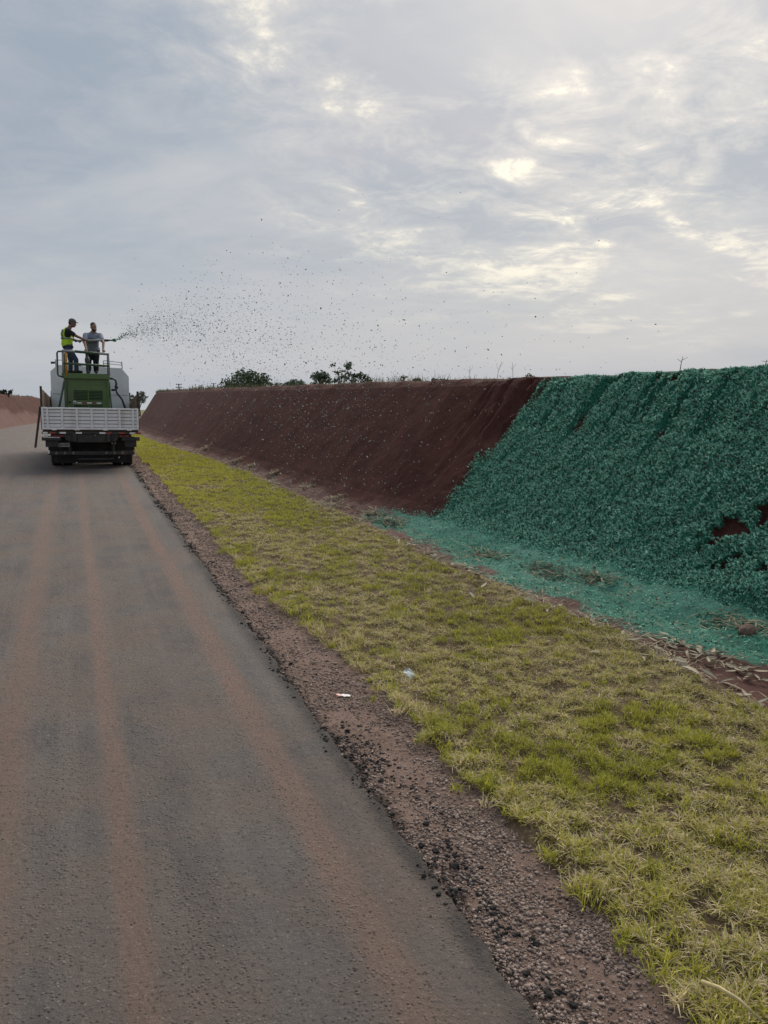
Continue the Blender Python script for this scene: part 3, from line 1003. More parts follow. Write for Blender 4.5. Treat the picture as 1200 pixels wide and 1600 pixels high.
# heaps of stalks caught at the foot of the bank
HEAPS = [(5.02, 12.1, .26, .5, 1), (5.3, 9.3, .30, .7, 1), (5.55, 8.1, .36, .7, 1), (6.0, 5.55, .28, .5, 1), (5.75, 7.4, .2, .5, 1),
         (4.98, 13.0, .20, .2, 0), (4.95, 15.0, .24, .1, 0), (4.82, 16.8, .22, .1, 0), (4.72, 19.4, .26, .1, 0), (4.6, 21.5, .26, .1, 0), (4.5, 23.0, .24, .0, 0), (4.35, 27.5, .3, 0, 0), (4.05, 33, .35, 0, 0),
         (4.75, 12.6, .22, .4, 0), (4.6, 14.3, .3, .1, 0), (4.35, 18.0, .35, .1, 0), (4.2, 21.0, .35, 0, 0)]
hlab = ['stalk heap half buried in green mulch where the green floor begins', 'long matted stalk heap coated in green mulch at the bank foot',
        'widest matted stalk heap coated in green mulch at the bank foot', 'stalk heap below the bare slump scars at the right edge', 'small stalk heap among green mulch right of the widest heap']
for k, (hx, hy, hr, gm, near) in enumerate(HEAPS):
    m_ = 260 if near else 130
    px = rng.normal(hx, hr * .42, m_); py = rng.normal(hy, hr * .7, m_)
    pz = np.array([ditch_z(a_, b2) for a_, b2 in zip(px, py)])
    dd = np.hypot((px - hx) / hr, (py - hy) / hr / 1.5)
    pz = pz + np.maximum(0, 1 - dd) * hr * .22 * rng.random(m_)
    kk = rng.random((m_, 1)); c = np.array([0.23, 0.17, 0.11]) * (1 - kk) + np.array([0.55, 0.46, 0.31]) * kk
    isg = rng.random(m_) < gm; c[isg] = np.array([.07, .24, .16]) * rng.uniform(.5, 1.3, (isg.sum(), 1))
    isd = rng.random(m_) < gm * .4; c[isd] = np.array([.10, .085, .06])
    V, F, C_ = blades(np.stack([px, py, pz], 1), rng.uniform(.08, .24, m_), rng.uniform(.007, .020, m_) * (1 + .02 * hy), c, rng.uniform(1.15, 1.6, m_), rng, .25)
    o = mk('stalk_heap', V, F, M['husk'], attrs={'Col': C_})
    tag(o, hlab[k] if near else 'pale heap of dry stalks lying along the foot of the bare brown bank', 'stalk heap', 'stalk heaps at the bank foot', 'stuff')


# ------------------------------------------------------------------ litter, sticks, stones
def crumple(name, mat, size, seed, nx=14, ny=8, amp=.35):
    r_ = np.random.default_rng(seed)
    gx_, gy_ = np.meshgrid(np.linspace(-.5, .5, nx), np.linspace(-.5, .5, ny), indexing='ij')
    ed = 1 + .3 * (fbm(gx_ * 4 + seed, gy_ * 4, seed) - .5)
    z_ = amp * np.abs(fbm(gx_ * 5, gy_ * 5 + seed, seed + 1, 3) - .45)
    top = np.stack([gx_ * ed * size[0], gy_ * ed * size[1], z_ * size[1]], -1).reshape(-1, 3)
    bot = top.copy(); bot[:, 2] -= .0015
    f = grid_faces(nx, ny)
    V = np.concatenate([top, bot]); F = np.concatenate([f, f[:, ::-1] + len(top)])
    return mk(name, V, F, mat, smooth=True)


m_, N_, b_, o_ = new_mat("printed_paper")
t_ = N_.n('ShaderNodeTexCoord')
s_ = N_.n('ShaderNodeSeparateXYZ', {0: t_.outputs['Object']})
f_ = N_.m('ADD', N_.ss(s_.outputs[0], -.02, .0, 1, 0), N_.m('MULTIPLY', N_.noise(t_.outputs['Object'], 40, 3), -.45), clamp=True)
N_.put(b_, 'Base Color', N_.mix(f_, (.86, .84, .82), (.72, .30, .26))); N_.put(b_, 'Roughness', .5)
o = crumple('paper_scrap', m_, (.105, .035), 3, amp=.7); o.location = (1.77, 5.22, float(sh_z(1.77, 5.22)) + .012); o.rotation_euler = (0, 0.05, -.45)
tag(o, 'torn white and red paper scrap on the gravel shoulder', 'litter')
pm = simple("grey_plastic", (.42, .47, .46), .35, var=.1)
o = crumple('plastic_scrap', pm, (.075, .09), 8, 10, 10, .5); o.location = (2.36, 5.32, float(verge_z(2.36, 5.32)) + .045); o.rotation_euler = (.5, -.1, .4)
tag(o, 'small pale grey plastic piece half sunk in the grass', 'litter')


def stick(name, pts, r, mat, lab, cat, grp=None):
    mb = MB(); rr = [r * (1 - .35 * i / (len(pts) - 1)) for i in range(len(pts))]
    mb.tube(pts, rr, 7)
    return tag(mb.obj(name, mat), lab, cat, grp)


def on(xx, yy, dz=0.0):
    z_ = sh_z(np.array([xx]), np.array([yy]))[0] if xx < sh_r(yy) else verge_z(np.array([xx]), np.array([yy]))[0]
    return (xx, yy, float(z_) + dz)


stick('twig', [on(1.58, 4.55, .014), on(1.64, 4.58, .016), on(1.70, 4.64, .014), on(1.74, 4.66, .02)], .0035, M['twig'], 'thin pale twig lying on the gravel below the paper scrap', 'twig')
straw_m = simple("pale_stalk", (.55, .45, .22), .6, var=.25, scale=30)
stick('dry_stalk', [on(2.10, 1.96, .055), on(2.125, 1.90, .062), on(2.15, 1.83, .06), on(2.18, 1.76, .045)], .009, straw_m, 'thick pale yellow dry stalk in the grass at the bottom right corner', 'stalk')
stick('twig', [on(2.16, 7.6, .05), on(2.28, 7.45, .055), on(2.36, 7.36, .05)], .006, M['twig'], 'pale twig lying on the grass in the middle of the strip', 'twig')
stick('twig', [on(2.30, 3.9, .01), on(2.33, 3.95, .12), on(2.38, 4.02, .2)], .0022, M['twig'], 'thin upright dry stem standing in the near grass', 'twig')
st_m = simple("brown_rock", (.20, .13, .10), .9, var=.3, scale=8, bmp=.6)
bm = bmesh.new(); bmesh.ops.create_icosphere(bm, subdivisions=3, radius=1)
for v in bm.verts:
    v.co *= .75 + .5 * float(fbm(np.array([v.co.x * 1.5 + 3]), np.array([v.co.y * 1.5 + v.co.z]), 77, 3)[0])
me = bpy.data.meshes.new('rock'); bm.to_mesh(me); bm.free(); me.materials.append(st_m)
o = bpy.data.objects.new('rock', me); COL.objects.link(o); o.location = (5.85, 5.25, ditch_z(5.85, 5.25) + .03); o.scale = (.085, .065, .06)
tag(o, 'brown rock on the green ditch floor at the right edge', 'rock')
# ------------------------------------------------------------------ truck materials
M['white_board'] = simple("worn_white_paint", (0.80, 0.78, 0.78), 0.5, var=0.06, scale=6, dirt=(0.60, 0.55, 0.52))
M['rib'] = simple("grey_white_steel", (0.84, 0.82, 0.82), 0.45, var=0.06, scale=9, dirt=(0.62, 0.57, 0.54))
M['dark'] = simple("dirty_black_steel", (0.028, 0.026, 0.026), 0.6, var=0.3, scale=7, dirt=(0.075, 0.052, 0.042))
M['rubber'] = simple("tyre_rubber", (0.018, 0.018, 0.018), 0.85, var=0.3, scale=20, dirt=(0.06, 0.042, 0.034))
M['wood'] = simple("weathered_planks", (0.20, 0.14, 0.095), 0.85, var=0.35, scale=9, dirt=(0.10, 0.07, 0.05), bmp=0.4)
M['wood_dark'] = simple("dark_stake", (0.055, 0.04, 0.035), 0.8, var=0.35, scale=9)
M['machine'] = simple("green_machine_paint", (0.095, 0.165, 0.045), 0.45, var=0.12, scale=5, dirt=(0.115, 0.135, 0.07))
M['machine_dark'] = simple("dark_green_slot", (0.018, 0.035, 0.014), 0.7, var=0.2)
M['rail_green'] = simple("rail_green_paint", (0.050, 0.088, 0.050), 0.5, var=0.2, scale=12)
M['rail_grey'] = simple("bare_steel_rail", (0.30, 0.31, 0.32), 0.4, var=0.12, scale=14)
M['tank'] = simple("grey_white_tank", (0.80, 0.81, 0.82), 0.5, var=0.04, scale=2.0, dirt=(0.70, 0.68, 0.66))
M['hose'] = simple("black_hose", (0.02, 0.022, 0.025), 0.5, var=0.2)
M['pipe'] = simple("grey_green_pipe", (0.055, 0.075, 0.07), 0.45, var=0.2)
M['yellow'] = simple("orange_yellow_paint", (0.62, 0.27, 0.03), 0.5, var=0.15)
M['tape_w'] = simple("white_reflector", (0.78, 0.77, 0.75), 0.3, var=0.05)
M['tape_r'] = simple("red_reflector", (0.30, 0.05, 0.03), 0.35, var=0.15)
M['lamp_r'] = simple("red_lamp_lens", (0.17, 0.018, 0.02), 0.25, var=0.1)
M['lamp_w'] = simple("clear_lamp_lens", (0.60, 0.60, 0.58), 0.2, var=0.1)
M['plate'] = simple("dusty_plate", (0.30, 0.29, 0.28), 0.5, var=0.2, scale=30)
M['glass'] = simple("cab_glass", (0.03, 0.04, 0.045), 0.1, var=0.1)
M['cab'] = simple("cab_paint", (0.55, 0.55, 0.54), 0.4, var=0.06)
M['skin'] = simple("skin", (0.20, 0.105, 0.07), 0.55, var=0.12, scale=25)
M['skin2'] = simple("lighter_skin", (0.30, 0.165, 0.115), 0.55, var=0.12, scale=25)
M['hair'] = simple("dark_hair", (0.015, 0.012, 0.011), 0.7, var=0.4, scale=60, bmp=0.5)
M['cap'] = simple("grey_cap_cloth", (0.085, 0.095, 0.10), 0.85, var=0.2)
M['hivis'] = simple("yellow_green_vest_cloth", (0.42, 0.66, 0.02), 0.7, var=0.10, scale=12)
M['hivis_band'] = simple("grey_reflective_band", (0.22, 0.27, 0.25), 0.4, var=0.1)
M['tee'] = simple("black_cotton", (0.014, 0.014, 0.016), 0.9, var=0.3)
M['jeans'] = simple("blue_jeans", (0.045, 0.062, 0.10), 0.9, var=0.25, scale=18)
M['shirt'] = simple("grey_blue_shirt", (0.21, 0.235, 0.30), 0.85, var=0.10, scale=10)
M['trousers'] = simple("black_trousers", (0.010, 0.011, 0.016), 0.9, var=0.3)
M['boot'] = simple("dark_boot", (0.02, 0.018, 0.016), 0.7, var=0.3)
M['eye'] = simple("dark_eye", (0.01, 0.01, 0.01), 0.3, var=0.1)

TR = Matrix.Translation((0.41, 21.7, float(road_z(0.41, 23.2)) - 0.005)) @ Matrix.Rotation(math.radians(-1.5), 4, 'Z') @ Matrix.Rotation(math.radians(1.55), 4, 'Y') @ Matrix.Rotation(math.radians(-0.7), 4, 'X')


def rod(x0, x1, w):
    return x0, x1


# ------------------------------------------------------------------ flatbed truck
truck = empty('flatbed_truck', mat=TR)
tag(truck, 'flatbed truck with worn white ribbed tailgate parked at the right edge of the road', 'truck')
HW = 1.19
Z0, Z1 = 1.10, 1.66
# tailgate: frame rails, ribs and boards
tg = MB().box((0, .03, (Z0 + Z1) / 2), (2 * HW - .04, .018, Z1 - Z0 - .04)).obj('tailgate', M['dark'], truck)
MB().box((0, 0, Z1 - .02), (2 * HW, .07, .045), .006).obj('top_rail', M['rib'], tg)
MB().box((0, 0, Z0 + .02), (2 * HW, .07, .05), .006).obj('bottom_rail', M['rib'], tg)
board_me = MB().box((0, 0, 0), (2 * HW - .05, .022, .078), .006).mesh('board'); board_me.materials.append(M['white_board'])
for k in range(5):
    o = bpy.data.objects.new('board', board_me); COL.objects.link(o); o.parent = tg
    o.location = (0, .012 + .004 * (k % 2), Z0 + .095 + k * .0925)
rib_me = MB().box((0, 0, 0), (.052, .035, Z1 - Z0 - .075), .008).mesh('rib'); rib_me.materials.append(M['rib'])
for xx in (-1.165, -1.05, -.70, -.345, .02, .37, .71, 1.05, 1.165):
    o = bpy.data.objects.new('rib', rib_me); COL.objects.link(o); o.parent = tg; o.location = (xx, -.014, (Z0 + Z1) / 2)
for xx in (-1.02, -.56, .02, 1.03):
    MB().tube([(xx - .02, -.02, Z1 + .012), (xx + .03, -.02, Z1 + .012)], .012, 8).obj('latch', M['dark'], tg)
for xx in (-.9, -.35, .35, .95):
    MB().tube([(xx - .06, -.03, Z0 - .012), (xx + .06, -.03, Z0 - .012)], .016, 8).obj('hinge', M['rib'], tg)
# bed
MB().box((0, 2.7, 1.055), (2 * HW - .02, 5.3, .06)).obj('bed_floor', M['wood_dark'], truck)
plank_cache = {}
for s in (-1, 1):
    bd = MB().box((s * (HW + .012), 2.9, 1.42), (.016, 5.1, .62)).obj('side_board', M['wood_dark'], truck)
    for k in range(26):
        yk = .42 + k * .195
        top = 2.14 - .055 * yk if s < 0 else 2.06 - .055 * yk
        top += random.uniform(-.012, .012)
        MB().box((s * (HW - .006), yk, (1.09 + top) / 2), (.022, .170, top - 1.09), .004).obj('plank', M['wood'], bd)
    pz = 2.20 if s < 0 else 2.12
    MB().box((s * (HW + .005), .265, (1.08 + pz) / 2), (.055, .075, pz - 1.08), .01).obj('corner_post', M['wood_dark'], bd)
    MB().box((s * (HW + .005), 5.5, 1.5), (.055, .07, .9), .01).obj('corner_post', M['wood_dark'], bd)
MB().box((-HW - .10, .05, 1.15), (.055, .05, 1.08), .008, Matrix.Rotation(math.radians(8.5), 4, 'Y')).obj('hanging_stake', M['wood_dark'], truck)
MB().box((0, 5.62, 1.6), (2 * HW, .06, 1.05), .01).obj('headboard', M['wood'], truck)
# rear underside
MB().box((0, .04, 1.005), (2 * HW + .03, .10, .055), .006).obj('rear_sill', M['dark'], truck)
tape = MB().box((0, 0, 0), (.15, .004, .042)).mesh('reflector')
tape_w = tape.copy(); tape_w.materials.append(M['tape_w']); tape.materials.append(M['tape_r'])
for k, (xx, w_) in enumerate(((-1.12, 1), (-.95, 0), (-.70, 1), (-.31, 1), (.27, 1), (.42, 0), (.76, 0), (1.03, 1), (1.17, 0))):
    o = bpy.data.objects.new('reflector', tape_w if w_ else tape); COL.objects.link(o); o.parent = truck
    o.location = (xx, -.0135, 1.008); o.scale = (1 if k else .8, 1, 1)
apron = [(-.72, .98), (.70, .98), (.62, .80), (.40, .765), (-.35, .765), (-.62, .82)]
MB().prism(apron, 'y', .02, .045).obj('apron', M['dark'], truck)
for s in (-1, 1):
    MB().box((s * .42, 2.9, .88), (.09, 6.0, .22), .01).obj('chassis_rail', M['dark'], truck)
    cl = MB().box((s * .98, .06, .85), (.46, .05, .10), .01).obj('lamp_bracket', M['dark'], truck)
    MB().box((s * .98, .03, .885), (.40, .012, .02), .003).obj('bracket_edge', M['rib'] if s < 0 else M['dark'], cl)
    tl = MB().box((s * .80, .055, .925), (.30, .07, .07), .012).obj('tail_light', M['dark'], truck)
    MB().box((s * .88, .012, .925), (.12, .014, .055), .006).obj('lens', M['lamp_r'], tl)
    MB().box((s * .74, .012, .925), (.09, .014, .05), .006).obj('lens', M['lamp_r'], tl)
    fl = MB().box((s * .80, .95, .62), (.62, .012, .50)).obj('mud_flap_or_shade_sheet', M['rubber'], truck)
    MB().box((s * .98, .14, .72), (.30, .05, .18), .01).obj('mudguard_bracket', M['dark'], truck)
MB().box((-1.10, .03, .915), (.10, .05, .06), .012).obj('marker_lamp', M['lamp_w'], truck)
MB().box((.55, .30, .72), (.10, .04, .06), .01).obj('marker_lamp', M['lamp_w'], truck)
pl = MB().box((-.70, .20, .685), (.30, .012, .115), .004).obj('number_plate', M['plate'], truck)
MB().box((-.70, .192, .735), (.24, .004, .012)).obj('plate_band', M['dark'], pl)
for k in range(7):
    MB().box((-.80 + k * .033 + (.012 if k > 2 else 0), .192, .675), (.017, .004, .05)).obj('plate_mark', M['dark'], pl)
bp = MB().box((0, .22, .465), (2.10, .06, .105), .01).obj('bumper_bar', M['dark'], truck)
st_w = simple("dusty_white_stripe", (.16, .15, .14), .6, var=.3, scale=30); st_r = simple("dusty_red_stripe", (.07, .03, .025), .6, var=.3, scale=30)
for k in range(20):
    if 0 < k < 7 or 12 < k < 19:
        MB().box((-.98 + k * .103, .188, .468), (.05, .004, .06), 0, Matrix.Rotation(.5, 4, 'Y')).obj('stripe', st_w if k % 2 else st_r, bp)
for s in (-1, 1):
    MB().box((s * .55, .26, .66), (.06, .05, .42), .006).obj('bumper_bracket', M['dark'], bp)
    MB().box((s * 1.06, .20, .50), (.04, .10, .09), .01).obj('bumper_end', M['rib'] if s < 0 else M['wood'], bp)
MB().box((0, 1.06, .52), (2.0, .014, .78)).obj('mud_flap_or_shade_sheet', M['rubber'], truck)  # full-width dark sheet added to stand in for the shade under the bed
MB().box((.1, .30, .30), (.9, .05, .05), .01).obj('cross_bar', M['dark'], truck)
# axle and wheels
MB().tube([(-.9, 1.75, .5), (-.25, 1.75, .5), (-.2, 1.75, .5), (.2, 1.75, .5), (.25, 1.75, .5), (.9, 1.75, .5)], [.07, .07, .19, .19, .07, .07], 14).obj('rear_axle', M['dark'], truck)
MB().box((0, .5, .80), (.76, .10, .16), .01).obj('cross_member', M['dark'], truck)
tyre_prof = [(-.125, .29), (-.135, .36), (-.125, .46), (-.10, .487), (-.04, .495), (.04, .495), (.10, .487), (.125, .46), (.135, .36), (.125, .29)]
tyre_me = MB().lathe(tyre_prof, (0, 0, 0), 'x', 36).mesh('tyre'); tyre_me.materials.append(M['rubber'])
rim_me = MB().lathe([(-.10, .285), (-.11, .27), (-.03, .20), (-.03, .07), (.05, .07), (.05, .20), (.11, .27), (.10, .285)], (0, 0, 0), 'x', 24).mesh('rim'); rim_me.materials.append(M['rib'])
for xx, yy_ in ((-.94, 1.75), (-.655, 1.75), (.655, 1.75), (.94, 1.75), (-.92, 6.35), (.92, 6.35)):
    w = bpy.data.objects.new('wheel', rim_me); COL.objects.link(w); w.parent = truck; w.location = (xx, yy_, .497)
    t_ = bpy.data.objects.new('tyre', tyre_me); COL.objects.link(t_); t_.parent = w
# cab in front of the tank
cab = MB().prism([(5.75, .75), (7.35, .75), (7.45, 1.3), (7.25, 1.75), (6.95, 2.42), (5.85, 2.46), (5.75, 2.3)], 'x', -1.08, 1.08).obj('cab', M['cab'], truck)
MB().box((0, 5.742, 2.0), (1.5, .012, .42), .004).obj('window', M['glass'], cab)
for s in (-1, 1):
    MB().box((s * 1.083, 6.45, 2.05), (.012, .85, .50), .004).obj('window', M['glass'], cab)
    MB().tube([(s * 1.08, 7.1, 2.0), (s * 1.24, 7.15, 2.05)], .012, 8).obj('mirror_arm', M['dark'], cab)
    MB().box((s * 1.27, 7.15, 1.95), (.05, .10, .30), .01).obj('mirror', M['dark'], cab)
MB().box((0, 7.47, .72), (2.2, .16, .28), .03).obj('front_bumper', M['dark'], truck)

# ------------------------------------------------------------------ tank
tank = empty('mixing_tank', mat=TR @ Matrix.Translation((0, 4.25, 1.087)))
tag(tank, 'pale grey octagonal mixing tank on the truck bed behind the green machine', 'tank')
oct_ = [(-1.14, 0), (1.14, 0), (1.14, 1.50), (.93, 1.76), (-.93, 1.80), (-1.14, 1.60)]
MB().prism(oct_, 'y', 0, 1.25).obj('shell', M['tank'], tank)
MB().box((0, -.05, .14), (2.1, .10, .27), .01).obj('base_frame', simple("faded_green_frame", (.13, .21, .13), .6, var=.15), tank)
MB().box((0, -.006, .92), (2.2, .012, .012)).obj('weld_seam', M['rail_grey'], tank)
tr = MB()
for (p0, p1) in (((.40, .10, 1.98), (.95, .10, 1.94)), ((.40, .10, 1.90), (.95, .10, 1.86)), ((.95, .10, 1.94), (.95, 1.1, 1.94)), ((-.98, .10, 1.94), (-.6, .10, 1.97))):
    tr.tube([p0, p1], .012, 8)
tr.obj('guard_rail', M['rail_grey'], tank)
for xx in (.40, .95, -.98):
    MB().tube([(xx, .10, 1.74), (xx, .10, 1.97)], .016, 8).obj('rail_post', M['rail_grey'], tank)
MB().lathe([(1.77, .24), (1.86, .24), (1.88, .20)], (.28, .55, 0), 'z', 24).obj('hatch', M['tape_w'], tank)
MB().tube([(-1.12, .08, 1.86), (-1.0, .08, 1.87)], .035, 10).obj('valve', M['dark'], tank)
for k in range(5):
    MB().tube([(-.62 + .02 * k, .02 + .05 * k, 1.92 - .045 * k), (-.40, .02 + .05 * k, 1.90 - .045 * k), (-.20, .0 + .05 * k, 1.80 - .045 * k)], .017, 8).obj('coiled_hose', M['tape_w'] if k % 2 == 0 else M['hose'], tank)

# ------------------------------------------------------------------ green machine with its platform
mach = empty('spray_machine', mat=TR @ Matrix.Translation((-.09, 2.0, 1.087)))
tag(mach, 'green louvred pump unit with a railed platform on the truck bed', 'machine')
MW = .605
MB().box((0, .62, .70), (2 * MW, 1.2, 1.39), .015).obj('housing', M['machine'], mach)
pn = MB().box((.02, .012, .62), (2 * MW - .13, .03, 1.12), .006).obj('rear_panel', M['machine'], mach)
lou = MB().box((0, 0, 0), (.37, .02, .022), .004, Matrix.Rotation(.5, 4, 'X')).mesh('louvre'); lou.materials.append(M['machine_dark'])
for col_x in (-.17, .23):
    for k in range(7):
        o = bpy.data.objects.new('louvre', lou); COL.objects.link(o); o.parent = pn; o.location = (col_x, -.006, 1.02 - k * .041)
    for k in range(4):
        o = bpy.data.objects.new('louvre', lou); COL.objects.link(o); o.parent = pn; o.location = (col_x, -.006, .605 - k * .041)
for k, xx in enumerate((-.25, -.12, .01, .14, .27, .40)):
    if k == 5: continue
    MB().box((xx + .04, -.009, .68), (.125, .006, .036)).obj('reflector', M['tape_w'] if k % 2 == 0 else M['tape_r'], pn)
MB().box((-.335, -.008, .70), (.075, .006, .075)).obj('sticker', M['tape_w'], pn)
MB().box((-.335, -.0115, .69), (.04, .002, .03)).obj('sticker_mark', M['machine_dark'], pn)
MB().lathe([(-.012, .03), (.0, .03)], (-.46, -.004, .70), 'y', 16).obj('lock', M['machine_dark'], pn)
plt = MB().box((-.015, .68, 1.455), (2 * MW + .06, 1.46, .10), .01).obj('platform', M['machine'], mach)
MB().box((-.015, -.055, 1.435), (2 * MW + .06, .012, .15), .003).obj('kick_plate', M['machine'], plt)
for s in (-1, 1):
    MB().box((s * (MW - .04), -.02, .66), (.05, .05, 1.30), .006).obj('frame_post', M['machine'], mach)
MB().tube([(-MW + .02, -.03, 1.28), (-MW - .26, -.03, .02)], .038, 4).obj('brace', M['rail_green'], mach)
MB().tube([(MW + .0, .0, 1.28), (MW + .06, .0, .02)], .028, 4).obj('brace', M['rail_green'], mach)
# railing
rl = empty('railing'); rl.parent = mach
RT, RM = 2.10, 1.76
MB().tube([(-MW - .01, -.04, RT + .02), (-.28, -.04, RT + .01)], .036, 8).obj('top_rail', M['rail_grey'], rl)
MB().tube([(-.28, -.04, RT + .01), (.33, -.04, RT - .02)], .038, 8).obj('top_rail', M['rail_green'], rl)
MB().tube([(.33, -.04, RT - .02), (MW, -.04, RT - .03)], .036, 8).obj('top_rail', M['rail_grey'], rl)
MB().tube([(-MW, -.04, RM + .01), (MW, -.04, RM - .02)], .034, 8).obj('mid_rail', M['rail_green'], rl)
MB().tube([(MW, -.04, RT - .03), (MW, 1.38, RT - .03)], .026, 8).obj('top_rail', M['rail_grey'], rl)
MB().tube([(-MW, -.04, RT + .02), (-MW, 1.38, RT)], .026, 8).obj('top_rail', M['rail_grey'], rl)
for (xx, yy_, m_) in ((MW, -.04, M['rail_grey']), (-MW, -.04, M['rail_grey']), (MW, 1.38, M['rail_green']), (-MW, 1.38, M['rail_green'])):
    MB().tube([(xx, yy_, 1.48), (xx, yy_, RT)], .028, 8).obj('post', m_, rl)
MB().tube([(-MW + .085, -.035, 1.42), (-MW + .085, -.035, RT - .02)], .032, 8).obj('yellow_post', M['yellow'], rl)
MB().tube([(-MW - .005, -.07, RT), (-MW - .12, -.07, RT - .01), (-MW - .145, -.07, RT - .05), (-MW - .145, -.07, 1.46), (-MW - .12, -.07, 1.42), (-MW - .02, -.07, 1.40)], .025, 8).obj('grab_handle', M['pipe'], mach)
# monitor post that carries the gun
mp = MB().tube([(.03, .22, 1.42), (.03, .22, 2.02)], .035, 10).obj('monitor_post', M['pipe'], mach)
MB().lathe([(1.78, .035), (1.84, .065), (1.92, .07), (1.99, .04)], (.03, .22, 0), 'z', 16).obj('swivel', M['pipe'], mp)
MB().tube([(.03, .22, 2.0), (.03, .30, 2.22), (.03, .33, 2.40)], .032, 10).obj('gun_mount', M['pipe'], mp)
# pipes on the right
MB().tube([(MW + .02, .1, 1.39), (MW + .12, .1, 1.385), (MW + .18, .1, 1.34), (MW + .19, .1, 1.26), (MW + .19, .1, 1.14)], .032, 10).obj('pipe', M['pipe'], mach)
MB().lathe([(1.10, .04), (1.16, .05), (1.20, .04)], (MW + .19, .1, 0), 'z', 12).obj('coupling', M['hose'], mach)
MB().tube([(MW + .05, .1, 1.065), (MW + .19, .1, 1.065), (MW + .20, .1, .99), (MW + .34, .06, .80), (MW + .44, .03, .45), (MW + .52, .02, .02)], .034, 10).obj('hose', M['hose'], mach)


# ------------------------------------------------------------------ people
def capsule_verts(mb, a, b, ra, rb, n=12):
    a = Vector(a); b = Vector(b)
    ax = (b - a)
    if ax.length < 1e-6:
        ax = Vector((0, 0, 1e-4))
    t = ax.normalized()
    pts, rs = [], []
    for k in range(4):
        an = math.pi / 2 * (1 - k / 4.0)
        pts.append(a - t * ra * math.sin(an)); rs.append(max(ra * math.cos(an), ra * .02))
    for k in range(1, 5):
        an = math.pi / 2 * k / 4.0
        if k == 1:
            pts.append(a); rs.append(ra); pts.append(b); rs.append(rb)
        pts.append(b + t * rb * math.sin(an)); rs.append(max(rb * math.cos(an), rb * .02))
    mb.tube(pts, rs, n)


def ellipsoid(mb, c, r, rot=None, n=16):
    prof = [(-math.cos(math.pi * k / 12), max(math.sin(math.pi * k / 12), .02)) for k in range(13)]
    V = []; F = []
    for (t, rr) in prof:
        for k in range(n):
            an = 2 * math.pi * k / n
            p = Vector((rr * math.cos(an) * r[0], rr * math.sin(an) * r[1], t * r[2]))
            if rot is not None: p = rot @ p
            V.append(p + Vector(c))
    for i in range(12):
        for k in range(n):
            F.append((i * n + k, i * n + (k + 1) % n, (i + 1) * n + (k + 1) % n, (i + 1) * n + k))
    F.append(tuple(range(n))); F.append(tuple(12 * n + k for k in range(n)))
    mb.add(V, F, True)


def fuse(mb, name, mat, parent, voxel=.010, smooth=4):
    """weld the overlapping volumes into one continuous skin"""
    me = mb.mesh(name)
    tmp = bpy.data.objects.new('tmp', me); COL.objects.link(tmp)
    rm = tmp.modifiers.new('r', 'REMESH'); rm.mode = 'VOXEL'; rm.voxel_size = voxel; rm.use_smooth_shade = True
    sm = tmp.modifiers.new('s', 'SMOOTH'); sm.iterations = smooth; sm.factor = .5
    dg = bpy.context.evaluated_depsgraph_get()
    out = bpy.data.meshes.new_from_object(tmp.evaluated_get(dg))
    bpy.data.objects.remove(tmp, do_unlink=True)
    out.name = name
    out.materials.clear(); out.materials.append(mat)
    o = bpy.data.objects.new(name, out); COL.objects.link(o); o.parent = parent
    if parent is not None:
        o.matrix_parent_inverse = Matrix.Translation(-parent.location)
    return o


def hand(mb, wrist, palm_dir, across, curl_dir, s=1.0):
    """palm plus five bent fingers; thumb leaves the side of the palm"""
    w = Vector(wrist); d = Vector(palm_dir).normalized(); a = Vector(across).normalized(); c = Vector(curl_dir).normalized()
    capsule_verts(mb, w, w + d * .03 * s, .026 * s, .030 * s)
    for k, ln in enumerate((.062, .072, .068, .052)):
        r0 = w + d * .055 * s + a * (k - 1.5) * .019 * s
        capsule_verts(mb, w + d * .015 * s + a * (k - 1.5) * .014 * s, r0, .014 * s, .011 * s, 8)
        m1 = r0 + (d * .6 + c * .6) * ln * .5 * s
        capsule_verts(mb, r0, m1, .0095 * s, .009 * s, 8)
        capsule_verts(mb, m1, m1 + (c * .9 - d * .45) * ln * .5 * s, .009 * s, .0075 * s, 8)
    t0 = w + d * .018 * s - a * .03 * s
    t1 = t0 + (d * .5 - a * .6 + c * .35) * .04 * s
    capsule_verts(mb, t0, t1, .012 * s, .0105 * s, 8)
    capsule_verts(mb, t1, t1 + (d * .7 + c * .6 + a * .1) * .03 * s, .0105 * s, .008 * s, 8)


def head_shape(mb, c, face, s=1.0):
    """skull, jaw, brow, nose, lips, ears; face = direction looked at"""
    c = Vector(c); f = Vector(face).normalized(); r = f.cross(Vector((0, 0, 1))).normalized(); u = r.cross(f).normalized()
    R3 = Matrix((r, f, u)).transposed()
    ellipsoid(mb, c + u * .025 * s, (.076 * s, .096 * s, .098 * s), R3)
    ellipsoid(mb, c + f * .022 * s - u * .05 * s, (.060 * s, .070 * s, .070 * s), R3)
    ellipsoid(mb, c + f * .07 * s - u * .09 * s, (.030 * s, .024 * s, .022 * s), R3)
    capsule_verts(mb, c + f * .092 * s + u * .005 * s, c + f * .112 * s - u * .034 * s, .010 * s, .015 * s, 8)
    capsule_verts(mb, c + f * .088 * s + u * .018 * s - r * .03 * s, c + f * .088 * s + u * .018 * s + r * .03 * s, .012 * s, .012 * s, 8)
    capsule_verts(mb, c + f * .086 * s - u * .062 * s - r * .02 * s, c + f * .086 * s - u * .062 * s + r * .02 * s, .010 * s, .010 * s, 8)
    for sd_ in (-1, 1):
        ellipsoid(mb, c + r * .078 * s * sd_ - f * .008 * s - u * .012 * s, (.010 * s, .022 * s, .032 * s), R3, 10)
    return f, r, u, R3


